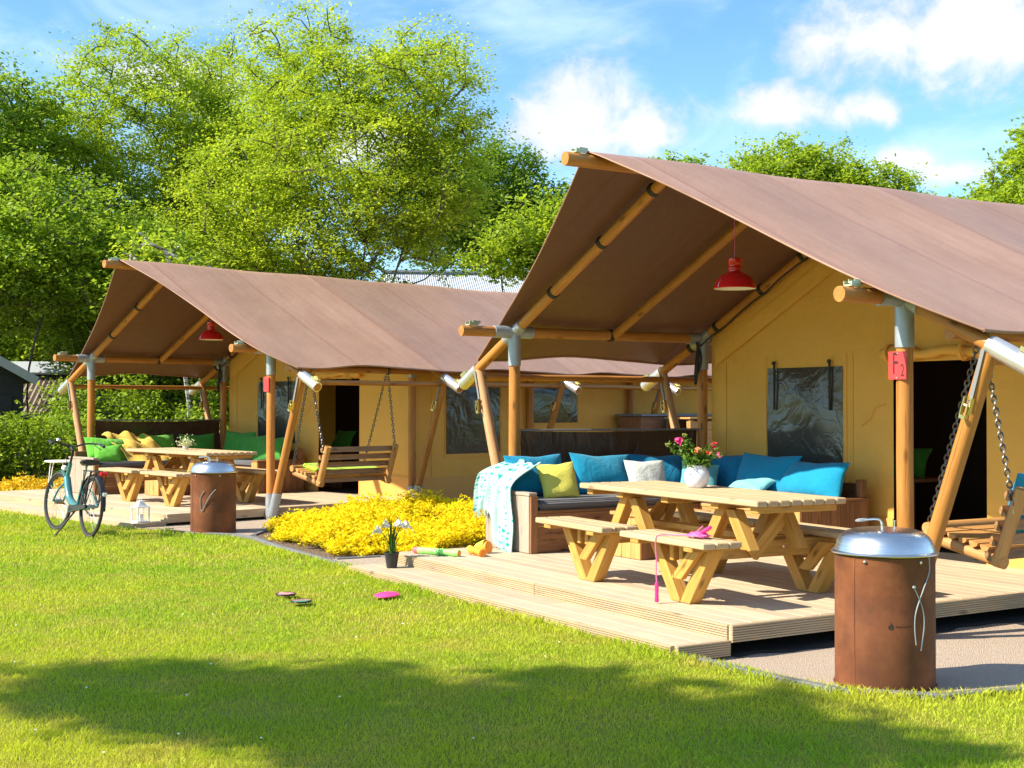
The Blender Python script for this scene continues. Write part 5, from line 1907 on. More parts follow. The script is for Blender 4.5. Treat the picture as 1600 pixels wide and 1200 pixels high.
def yellow_fn(u, v):
    # draped over the far sofa backrest and down to the seat
    y = 0.02 + 0.80 * u + 0.30 * v * v
    x = 0.30 + 0.62 * v
    z = 1.00 - 0.05 * v - 0.40 * v ** 1.5 + 0.03 * math.sin(3.2 * u + 0.5)
    f = 0.028 * math.sin(15 * u + 5 * v) + 0.018 * math.sin(31 * u - 9 * v) + 0.015 * math.sin(13 * v + 3 * u)
    return (x + f * 0.7, y + 0.02 * math.sin(11 * v), z + f)


drape('throw_blanket', yellow_fn, 40, 34, 'mustard_cloth', 'crumpled mustard yellow blanket thrown over the far sofa', 'blanket', SITE_B, None, 0.014)


# ------------------------------------------------------------------ picnic tables
def leg_board(name, x0, z0, x1, z1, wid, y, th, parent):
    """inclined board in the xz plane, sawn level at both ends"""
    key = ('legb', round(x1 - x0, 3), round(z1 - z0, 3), round(wid, 3), round(th, 3))
    L = math.hypot(x1 - x0, z1 - z0)
    if key not in MESH:
        hw = wid / 2 * L / (z1 - z0)
        dx, dz = (x1 - x0) / 2, (z1 - z0) / 2
        bm = bmesh.new()
        vs = []
        ca, sa = (x1 - x0) / L, (z1 - z0) / L
        for yy in (-th / 2, th / 2):
            for (px, pz) in ((-dx - hw, -dz), (-dx + hw, -dz), (dx + hw, dz), (dx - hw, dz)):
                # local X runs along the board so the grain follows it
                vs.append(bm.verts.new((px * ca + pz * sa, yy, -px * sa + pz * ca)))
        for f in ((0, 1, 2, 3), (7, 6, 5, 4), (0, 4, 5, 1), (1, 5, 6, 2), (2, 6, 7, 3), (3, 7, 4, 0)):
            bm.faces.new([vs[i] for i in f])
        bmesh.ops.recalc_face_normals(bm, faces=bm.faces[:])
        bmesh.ops.bevel(bm, geom=bm.edges[:], offset=0.003, segments=1, affect='EDGES')
        me = bpy.data.meshes.new('leg')
        bm.to_mesh(me)
        bm.free()
        MESH[key] = me
    ang = math.atan2(z1 - z0, x1 - x0)
    M = Matrix.Translation(((x0 + x1) / 2, y, (z0 + z1) / 2)) @ Matrix.Rotation(-ang, 4, 'Y')
    return link(name, MESH[key], 'table_wood', parent, M)


def build_table(site, label, cx, cy, rz):
    t = thing('picnic_table', label, 'table', site @ T(cx, cy, DZ, R(rz)))
    zt, zb = 0.71, 0.45
    Lh, Wh = 1.14, 0.385
    n = 8
    pw = 2 * Wh / n
    for i in range(n):
        y = -Wh + (i + 0.5) * pw
        plank('table_plank', (-Lh, y, zt - 0.021), (Lh, y, zt - 0.021), pw - 0.010, 0.042, 'table_top_wood', t, bev=0.007)
    for x in (-1.05, -0.61, 0.0, 0.61, 1.05):
        plank('batten', (x, -Wh + 0.05, zt - 0.066), (x, Wh - 0.05, zt - 0.066), 0.09, 0.045, 'table_wood', t, bev=0.005)
    bw = 0.40
    ys = 0.64
    for half in (-1, 1):
        xc = half * 0.62
        # seat-level beams across
        plank('cross_beam', (xc + 0.055, -ys - 0.02, zb - 0.110), (xc + 0.055, ys + 0.02, zb - 0.110), 0.045, 0.12, 'table_wood', t, bev=0.005)
        plank('cross_beam', (xc - 0.055, -ys - 0.02, zb - 0.110), (xc - 0.055, ys + 0.02, zb - 0.110), 0.045, 0.12, 'table_wood', t, bev=0.005)
        for sg in (-1, 1):
            yb = sg * ys
            # bench: three planks on two bearers
            for k in range(3):
                y = yb + (k - 1) * 0.107
                plank('bench_plank', (xc - 0.50, y, zb - 0.021), (xc + 0.50, y, zb - 0.021), 0.098, 0.042, 'table_top_wood', t, bev=0.007)
            for dx in (-0.32, 0.32):
                plank('bearer', (xc + dx, yb - 0.15, zb - 0.057), (xc + dx, yb + 0.20, zb - 0.057), 0.10, 0.028, 'table_wood', t, bev=0.004)
            # V legs: doubled boards meeting at the foot
            yf = sg * 0.55
            for k, dy in enumerate((-0.03,)):
                leg_board('leg', xc - 0.050, 0.003, xc - 0.31, zb - 0.070, 0.095, yf + dy, 0.095, t)
                leg_board('leg', xc + 0.050, 0.003, xc + 0.31, zb - 0.070, 0.095, yf + dy + 0.002, 0.095, t)
            leg_board('brace', xc + 0.012, 0.165, xc + 0.235, zb - 0.070, 0.085, yf - 0.100, 0.043, t)
            # upper A legs carrying the top
            yl = sg * 0.21
            for dy in (0.0,):
                leg_board('leg', xc - 0.225, zb - 0.095, xc - 0.052, zt - 0.090, 0.09, yl + dy, 0.085, t)
                leg_board('leg', xc + 0.225, zb - 0.095, xc + 0.052, zt - 0.090, 0.09, yl + dy + 0.002, 0.085, t)
        # diagonal brace at the outer end
        plank('brace', (xc + half * 0.103, -0.10, zb - 0.15), (xc + half * 0.103, 0.22, zt - 0.10), 0.045, 0.095, 'table_wood', t, up=(0, 0.7, -0.7), bev=0.004)
        mb = MB()
        mb.lathe([(0, 0.012), (0.012, 0.010), (0.018, 0.0)], 10, T(xc + 0.068, 0.20, zb - 0.10) @ Matrix.Rotation(R(90), 4, 'Y'))
        mb.put('bolt', 'bright_steel', t)
    # stretchers along the middle
    plank('stretcher', (-0.68, 0.0, zb - 0.03), (0.68, 0.0, zb - 0.03), 0.09, 0.04, 'table_wood', t, bev=0.004)
    return t


TAB_A = (3.39, -0.46, -4.0)
TAB_B = (3.16, -0.14, -2.0)
build_table(SITE_A, 'yellowish wooden picnic table with V legs and split benches on the near deck', *TAB_A)
build_table(SITE_B, 'yellowish wooden picnic table with V legs and split benches on the far deck', *TAB_B)


def build_stool(site, label):
    t = thing('box_stool', label, 'stool', site @ Matrix.Translation((0, 0, DZ)))
    x0, x1, y0, y1, z1 = 1.50, 1.90, 0.10, 0.86, 0.40
    for k in range(3):
        a = y0 + 0.002
        box('side_board', (x0 + k * 0.134, y0, 0.004), (x0 + k * 0.134 + 0.130, y0 + 0.025, z1 - 0.032), 'honey_plank_wood', t, 0.003)  # sunlit ends painted as lighter boards, shaded long sides as darker ones
        box('side_board', (x0 + k * 0.134, y1 - 0.025, 0.004), (x0 + k * 0.134 + 0.130, y1, z1 - 0.032), 'honey_plank_wood', t, 0.003)
    n = 6
    w = (y1 - y0 - 0.054) / n
    for k in range(n):
        a = y0 + 0.027 + k * w
        box('side_board', (x1 - 0.027, a + 0.001, 0.004), (x1, a + w - 0.002, z1 - 0.032), 'sofa_wood', t, 0.003)
        box('side_board', (x0, a + 0.001, 0.004), (x0 + 0.025, a + w - 0.002, z1 - 0.032), 'sofa_wood', t, 0.003)
    for k in range(4):
        a = x0 - 0.02 + k * 0.11
        box('top_board', (a, y0 - 0.02, z1 - 0.03), (a + 0.106, y1 + 0.02, z1), 'honey_plank_wood', t, 0.003)


build_stool(SITE_A, 'low plank box seat beside the near picnic table in front of the sofa')
build_stool(SITE_B, 'low plank box seat beside the far picnic table in front of the sofa')


# ------------------------------------------------------------------ swings
def build_swing(site, label, dy=0.0, dx=0.0):
    t = thing('porch_swing', label, 'swing seat', site @ T(5.02 + dx, 1.0 + dy, 0.0))
    y0, y1 = -0.62, 0.62
    # side rails of the seat (logs across, front low x to back)
    for y in (y0 + 0.06, y1 - 0.06):
        pole('seat_rail', (-0.26, y, 0.585), (0.34, y, 0.46), 0.042, 'swing_wood', t, seg=12)
        pole('back_post', (0.28, y + 0.002, 0.44), (0.47, y + 0.002, 0.95), 0.044, 'swing_wood', t, seg=12)
    pole('front_log', (-0.25, y0, 0.645), (-0.25, y1, 0.645), 0.042, 'swing_wood', t, seg=12)
    # half-round seat slats
    if 'slat' not in MESH:
        L = y1 - y0 - 0.02
        V, F = [], []
        prof = [(0.036 * math.cos(a), -0.036 * math.sin(a)) for a in [math.pi * k / 6 for k in range(7)]]
        for yy in (-L / 2, L / 2):
            for (a, z) in prof:
                V.append((yy, a, z))
        for k in range(6):
            F.append((k, k + 1, 7 + k + 1, 7 + k))
        F.append((0, 7, 13, 6))
        F.append(tuple(reversed(range(7))))
        F.append(tuple(range(7, 14)))
        MESH['slat'] = MB().add(V, F).mesh('slat', 50)
    for k in range(5):
        u = (k + 0.7) / 5.6
        x = -0.20 + 0.50 * u
        z = 0.655 - 0.105 * u
        link('seat_slat', MESH['slat'], 'swing_wood', t, Matrix.Translation((x, 0, z)) @ Matrix.Rotation(R(90), 4, 'Z') @ Matrix.Rotation(R(12), 4, 'X'))
    # back slats
    for k in range(5):
        u = (k + 0.55) / 5.0
        x = 0.285 + 0.19 * u - 0.045
        z = 0.45 + 0.50 * u
        link('back_slat', MESH['slat'], 'swing_slat_wood', t, Matrix.Translation((x - 0.005, 0, z)) @ Matrix.Rotation(R(90), 4, 'Z') @ Matrix.Rotation(R(70), 4, 'X'))
    # chains up to the purlin
    top = (W + EA - 0.32 - 5.02 - dx, 0, ZE + 0.05)
    for y, yt in ((y0 + 0.03, -0.72), (y1 - 0.03, 0.56)):
        for px, pz, ox in ((-0.25, 0.69, -0.02), (0.43, 0.84, 0.02)):
            if yt < 0:
                a = Vector((top[0] + ox, yt, top[2]))
            else:
                a = Vector((top[0] + ox, yt, top[2]))
            link('chain', chain_mesh(a, (px, y, pz)), 'chain_steel', t)
        pole('shackle', (0.43, y, 0.79), (0.45, y, 0.86), 0.010, 'bright_steel', t, seg=8, rings=1)
    for yt in (-0.72, 0.56):
        strap_ring(t, (top[0], yt, ZE + 0.10), (0, 1, 0), 0.050, 0.03, 'chain_steel', 'hanger_ring')
    return t


build_swing(SITE_A, 'log porch swing on chains at the right edge of the near deck', 0.0)
build_swing(SITE_B, 'log porch swing on chains under the far tent eave', 0.05)
link('seat_pad', rounded_slab(1.0, 0.44, 0.06, 0.025), 'lime_cloth', None, SITE_B @ T(5.03, 1.05, 0.645) @ Matrix.Rotation(R(11), 4, 'Y') @ Matrix.Rotation(R(90), 4, 'Z'), 'lime green seat pad on the far log swing', 'cushion')
pA('bright blue pillow leaning over the back of the near swing', (5.19, 1.02, 0.62), -90, 19, 0.86, 0.46, 0.12, 'blue_cloth', 30)


# ------------------------------------------------------------------ lamps, signs
def build_lamp(site, label, x, y, z):
    t = thing('pendant_lamp', label, 'lamp', site @ T(x, y, z) @ Matrix.Scale(0.81, 4))
    prof = [(0.222, 0.0), (0.226, 0.006), (0.222, 0.014), (0.205, 0.055), (0.175, 0.095), (0.130, 0.125), (0.088, 0.142), (0.072, 0.150),
            (0.070, 0.165), (0.074, 0.172), (0.074, 0.186), (0.069, 0.192), (0.069, 0.212), (0.074, 0.218), (0.072, 0.262), (0.064, 0.268), (0.0, 0.270)]
    prof = [(r_, z_ * 1.2) for r_, z_ in prof]
    MB().lathe(prof, 40).put('lamp_shade', 'red_enamel', t)
    MB().lathe([(0.220, 0.002), (0.203, 0.052), (0.172, 0.090), (0.125, 0.120), (0.0, 0.135)], 40).put('lamp_liner', 'white_enamel', t)
    MB().lathe([(0.0, 0.015), (0.02, 0.02), (0.034, 0.045), (0.028, 0.075), (0.018, 0.1), (0.018, 0.13)], 16).put('bulb', 'white_enamel', t)
    zt = (roof_z(x) - z) / 0.81
    pole('cord', (0, 0, 0.32), (0, 0, zt - 0.02), 0.0045, 'red_enamel', t, seg=6, rings=1)
    for s in (-1, 1):
        mb = MB()
        mb.tube([(0.0, s * 0.218, -0.004), (0.0, s * 0.224, 0.03), (0.0, s * 0.19, 0.1)], 0.003, 4)
        mb.put('clip', 'bright_steel', t)


build_lamp(SITE_A, 'glossy red dome lamp hanging under the near canopy', 2.46, 0.68, 2.475)
build_lamp(SITE_B, 'glossy red dome lamp hanging under the far canopy', 2.46, 0.62, 2.43)


def text_mesh(s, size, font_x=1.0):
    cu = bpy.data.curves.new('txt', 'FONT')
    cu.body = s
    cu.size = size
    cu.extrude = 0.0008
    cu.align_x = 'CENTER'
    cu.align_y = 'CENTER'
    o = bpy.data.objects.new('txt', cu)
    COL.objects.link(o)
    dg = bpy.context.evaluated_depsgraph_get()
    me = bpy.data.meshes.new_from_object(o.evaluated_get(dg))
    bpy.data.objects.remove(o)
    bpy.data.curves.remove(cu)
    return me


def build_sign(site, label, x, near):
    w, h = (0.150, 0.185) if near else (0.115, 0.19)
    t = thing('number_sign', label, 'sign', site @ T(x, -0.062, 1.75))
    link('sign_plate', box_mesh(w, 0.008, h, 0.002), 'red_sign_plate', t)
    if near:
        f = text_mesh('F', 0.185)
        link('letter', f, 'sign_ink', t, T(-0.016, -0.0055, 0.008) @ Matrix.Rotation(R(90), 4, 'X') @ Matrix.Scale(0.62, 4, (1, 0, 0)) @ Matrix.Scale(1.12, 4, (0, 1, 0)))
        f = text_mesh('2', 0.10)
        link('digit', f, 'sign_ink', t, T(0.046, -0.0055, -0.035) @ Matrix.Rotation(R(90), 4, 'X') @ Matrix.Scale(0.62, 4, (1, 0, 0)) @ Matrix.Scale(1.15, 4, (0, 1, 0)))
    else:
        mb = MB()
        mb.box((-0.006, -0.0055, -0.065), (0.006, -0.0042, 0.075))
        mb.put('letter_stroke', 'red_enamel', t)
    for sg in (-1, 1):
        box('screw', (sg * 0.004 - 0.004, -0.007, sg * (h / 2 - 0.012) - 0.004), (sg * 0.004 + 0.004, -0.0042, sg * (h / 2 - 0.012) + 0.004), 'bright_steel', t, 0)


build_sign(SITE_A, 'red plate with F and 2 on the near front post', 4.915, True)
build_sign(SITE_B, 'narrow red plate on the far tent front post', 4.905, False)


# ------------------------------------------------------------------ fire barrels
def build_barrel(label, x, y, rz, logo_a):
    t = thing('fire_barrel', label, 'barrel', T(x, y, 0.0, rz))
    MB().lathe([(0.0, 0.012), (0.258, 0.012), (0.26, 0.018), (0.26, 0.40), (0.26, 0.688), (0.262, 0.692), (0.256, 0.697), (0.250, 0.694), (0.250, 0.60)], 64).put('body', 'rusty_steel', t)
    # weld seam
    a = logo_a - 0.75
    plank('weld_seam', (0.2605 * math.cos(a), 0.2605 * math.sin(a), 0.02), (0.2605 * math.cos(a), 0.2605 * math.sin(a), 0.685), 0.008, 0.004, 'rusty_steel', t, up=(math.cos(a), math.sin(a), 0), bev=0.001)
    lid = MB().lathe([(0.262, 0.698), (0.276, 0.700), (0.279, 0.706), (0.274, 0.712), (0.262, 0.716), (0.256, 0.735), (0.246, 0.765), (0.228, 0.792), (0.200, 0.812),
                      (0.160, 0.824), (0.110, 0.830), (0.05, 0.833), (0.0, 0.834)], 72).put('lid', 'bright_steel', t)
    # bent wire handle on the lid
    c, s = math.cos(logo_a), math.sin(logo_a)
    tx, ty = -s, c
    def q(r, tn, z):
        return (c * r + tx * tn, s * r + ty * tn, z)
    for off in (0.0, 0.03):
        mb = MB()
        mb.tube(bez([q(0.06 + off, -0.02, 0.825), q(0.06 + off, -0.025, 0.868), q(0.06 + off, -0.05, 0.883), q(0.06 + off * 0.6, -0.11, 0.879)], 14), 0.0045, 6)
        mb.put('handle_wire', 'bright_steel', lid)
    mb = MB()
    mb.tube(bez([q(0.075, -0.10, 0.880), q(0.075, -0.14, 0.876), q(0.06, -0.155, 0.872)], 8), [0.006, 0.008, 0.009, 0.009, 0.009, 0.008, 0.007, 0.006, 0.005][:9], 6)
    mb.put('handle_grip', 'galvanised_steel', lid)
    mb = MB()
    mb.tube([q(0.02, 0.05, 0.83), q(0.02, 0.05, 0.872)], 0.004, 6)
    mb.lathe([(0, 0.876), (0.007, 0.874), (0.007, 0.868), (0, 0.866)], 8, Matrix.Translation(q(0.02, 0.05, 0.0)))
    mb.put('vent_pin', 'bright_steel', lid)
    for da in (-0.5, 0.62):
        aa = logo_a + da
        mb = MB()
        mb.lathe([(0, 0.012), (0.008, 0.010), (0.010, 0.0)], 8, Matrix.Translation((0.26 * math.cos(aa), 0.26 * math.sin(aa), 0.672)) @ Matrix.Rotation(aa, 4, 'Z') @ Matrix.Rotation(R(90), 4, 'Y'))
        mb.put('bolt', 'bright_steel', t)
    # wire hook hanging down the side
    def w(da, z, r=0.268):
        return (r * math.cos(logo_a + da), r * math.sin(logo_a + da), z)
    mb = MB()
    if label.startswith('near'):
        mb.tube(bez([w(0.82, 0.70, 0.275), w(0.84, 0.62, 0.272), w(0.66, 0.52), w(0.50, 0.42), w(0.47, 0.34), w(0.50, 0.25)], 30), 0.0032, 6)
        mb.tube(bez([w(0.44, 0.545, 0.275), w(0.55, 0.50), w(0.68, 0.42), w(0.70, 0.34), w(0.62, 0.22)], 26), 0.0032, 6)
        mb.lathe([(0, 0.008), (0.008, 0.006), (0.009, -0.004), (0, -0.008)], 8, Matrix.Translation(w(0.44, 0.55, 0.275)))
    else:
        mb.tube(bez([w(0.45, 0.52, 0.28), w(0.20, 0.44), w(0.0, 0.34), w(-0.15, 0.27), w(-0.22, 0.32), w(-0.22, 0.42), w(-0.05, 0.50)], 30), 0.0035, 6)
    mb.put('wire_hook', 'galvanised_steel', t)
    # small flame mark and a line of lettering too fine to read
    fm = MB()
    out = [(-0.2, -1.0), (0.35, -0.95), (0.8, -0.4), (0.75, 0.15), (0.45, 0.55), (0.1, 1.3), (0.0, 0.75), (-0.35, 0.35), (-0.75, 0.15), (-0.8, -0.45), (-0.6, -0.85)]
    inn = [(0.02, -0.75), (0.22, -0.65), (0.32, -0.4), (0.25, -0.2), (0.1, 0.0), (0.02, 0.15), (-0.03, 0.0), (-0.12, -0.15), (-0.22, -0.3), (-0.25, -0.5), (-0.15, -0.7)]
    z0 = 0.345
    sc_ = 0.0165
    V = [w(px * sc_ / 0.26, z0 + pz * sc_, 0.2612) for px, pz in out] + [w(px * sc_ / 0.26, z0 + pz * sc_, 0.2612) for px, pz in inn]
    m = len(out)
    F = [(i, (i + 1) % m, m + (i + 1) % m, m + i) for i in range(m)]
    fm.add(V, F).put('flame_mark', 'black_metal', t, ang=0)
    rng = random.Random(4)
    lm = MB()
    a = 0.10
    for k in range(15):
        hh = rng.choice((0.008, 0.008, 0.012))
        ww = rng.choice((0.016, 0.018, 0.013))
        lm.add([w(a, z0 - 0.004, 0.2611), w(a + ww * 0.8, z0 - 0.004, 0.2611), w(a + ww * 0.8, z0 - 0.004 + hh * 0.9, 0.2611), w(a, z0 - 0.004 + hh * 0.9, 0.2611)], [(0, 1, 2, 3)])
        a += ww + 0.006
    lm.put('lettering', 'sign_ink', t, ang=0)
    # ash plate ring at the foot
    MB().lathe([(0.26, 0.0), (0.268, 0.0), (0.268, 0.012), (0.26, 0.014)], 48).put('foot_ring', 'rusty_steel', t)


build_barrel('near rusty steel fire barrel with domed steel lid on the gravel in the right foreground', 6.02, -1.39, 0.0, math.atan2(-6.79 + 1.39, 10.99 - 6.02) + 0.12)
_b = B(5.87, -1.43)
build_barrel('far rusty steel fire barrel with domed steel lid between bicycle and flowers', _b[0], _b[1], 0.0, math.atan2(-6.79 - _b[1], 10.99 - _b[0]) - 0.35)


# ------------------------------------------------------------------ table things
def tab(site, tp, x, y, z=0.0):
    return site @ T(tp[0], tp[1], DZ, R(tp[2])) @ Matrix.Translation((x, y, z))


def build_vase():
    M = tab(SITE_A, TAB_A, -0.20, 0.10, 0.711)
    t = thing('vase', 'round pale grey ceramic vase on the near picnic table', 'vase', M)
    MB().lathe([(0, 0), (0.060, 0.0), (0.072, 0.006), (0.092, 0.05), (0.097, 0.09), (0.088, 0.125), (0.070, 0.148), (0.068, 0.158), (0.074, 0.168), (0.068, 0.170),
                (0.060, 0.155), (0.0, 0.150)], 36).put('body', 'white_pot_glaze', t)
    mb = MB()
    mb.tube([(0.071 * math.cos(a), 0.071 * math.sin(a), 0.150) for a in np.linspace(0, 2 * math.pi, 24, endpoint=False)], 0.005, 6, closed=True)
    mb.tube(bez([(0.03, -0.075, 0.148), (0.045, -0.095, 0.13), (0.035, -0.095, 0.10), (0.03, -0.09, 0.125)], 10), 0.004, 5)
    mb.put('rim_cord', 'white_pot_glaze', t)
    b = thing('bouquet', 'pink, red and orange flowers with green leaves in the grey vase', 'flowers', M @ Matrix.Translation((0, 0, 0.12)))
    rng = np.random.RandomState(6)
    st = MB()
    C = []
    r3 = Vector((_r.x, _r.y, 0))
    heads = [(-0.21, 0.20, 'bud_green', 0.020), (-0.13, 0.235, 'pink_petal', 0.030), (-0.09, 0.275, 'bud_green', 0.020), (0.0, 0.165, 'orange_petal', 0.030),
             (0.04, 0.15, 'red_petal', 0.026), (0.14, 0.20, 'red_petal', 0.028), (0.09, 0.14, 'orange_petal', 0.025), (0.17, 0.13, 'pink_petal', 0.022), (-0.05, 0.13, 'pink_petal', 0.022)]
    rot = Matrix.Rotation(-R(TAB_A[2]), 3, 'Z')
    for k, (sx, h, m, hr) in enumerate(heads):
        side = rng.uniform(-0.07, 0.07)
        tip = rot @ (r3 * sx + Vector((_f.x, _f.y, 0)) * side) + Vector((0, 0, h))
        P = bez([(0, 0, 0), tip * 0.5 + Vector((0, 0, 0.03)), tip], 10)
        st.tube(P, 0.0035, 5)
        for q in P[2:-1]:
            for _ in range(7):
                C.append(tuple(q + Vector(rng.randn(3) * 0.022)))
        # rosette of petals
        V, F, A = leaf_mesh(np.array([tuple(tip + Vector(rng.randn(3) * hr * 0.35)) for _ in range(26)]), rng, hr * 1.25, 1.0, 0.9)
        link('flower', np_mesh('flower', V, F, A), m, b)
    for _ in range(230):
        a = rng.uniform(0, 6.28)
        rr = 0.11 * math.sqrt(rng.rand())
        C.append((rr * math.cos(a), rr * math.sin(a), 0.03 + rng.rand() * 0.09))
    st.put('stems', 'leaf_plant', b)
    V, F, A = leaf_mesh(np.array(C), rng, 0.045, 0.9, 0.4)
    link('leaves', np_mesh('leaves', V, F, A), 'leaf_plant', b)
    # small pale plant on the far table
    M = tab(SITE_B, TAB_B, -0.20, 0.05, 0.711)
    t = thing('potted_plant', 'small whitish bushy plant in a low pot on the far picnic table', 'plant', M)
    MB().lathe([(0, 0), (0.035, 0), (0.045, 0.055), (0.047, 0.06), (0.04, 0.058), (0, 0.052)], 20).put('pot', 'white_pot_glaze', t)
    C = np.array([(0.055 * rng.randn(), 0.055 * rng.randn(), 0.05 + abs(rng.randn()) * 0.055) for _ in range(240)])
    V, F, A = leaf_mesh(C, rng, 0.035, 0.9, 0.5)
    link('leaves', np_mesh('leaves', V, F, A), 'leaf_white', t)


build_vase()


def build_rope():
    M = tab(SITE_A, TAB_A, 0.07, 0.0, 0.0)
    t = thing('skipping_rope', 'pink skipping rope heaped on the near bench, one handle dangling over its edge', 'rope', M)
    rng = np.random.RandomState(8)
    yb = -0.64
    zt = 0.452
    c = Vector((0.74, yb + 0.03, zt + 0.008))
    pts = [Vector((0.52, yb - 0.158, 0.30)), Vector((0.52, yb - 0.165, 0.40)), Vector((0.52, yb - 0.160, 0.445)), Vector((0.525, yb - 0.13, zt + 0.008)), Vector((0.56, yb - 0.05, zt + 0.008))]
    low = [Vector((0.525, yb - 0.158, 0.13)), Vector((0.518, yb - 0.158, 0.2))]
    pts = low + pts
    for k in range(46):
        a = k * 1.9 + rng.rand()
        rr = 0.085 * (0.35 + 0.65 * rng.rand())
        pts.append(c + Vector((rr * 1.3 * math.cos(a), rr * 0.9 * math.sin(a), 0.004 + 0.045 * rng.rand() * (1 - rr / 0.1))))
    pts.append(c + Vector((0.05, 0.0, 0.075)))
    mb = MB()
    mb.tube(bez(pts, len(pts) * 4), 0.0042, 5)
    mb.put('rope', 'pink_rope', t)
    mb = MB()
    mb.lathe([(0, 0.135), (0.011, 0.133), (0.014, 0.11), (0.0125, 0.05), (0.015, 0.012), (0.013, 0.0), (0, 0.0)], 12, Matrix.Translation((0.525, yb - 0.158, 0.010)))
    mb.put('handle', 'pink_plastic', t)
    mb = MB()
    mb.lathe([(0, 0.13), (0.011, 0.128), (0.014, 0.11), (0.0125, 0.05), (0.015, 0.012), (0.013, 0.0), (0, 0.0)], 12, Matrix.Translation(c + Vector((0.02, 0.0, 0.02))) @ Matrix.Rotation(R(65), 4, 'Y'))
    mb.put('handle', 'pink_plastic', t)


build_rope()


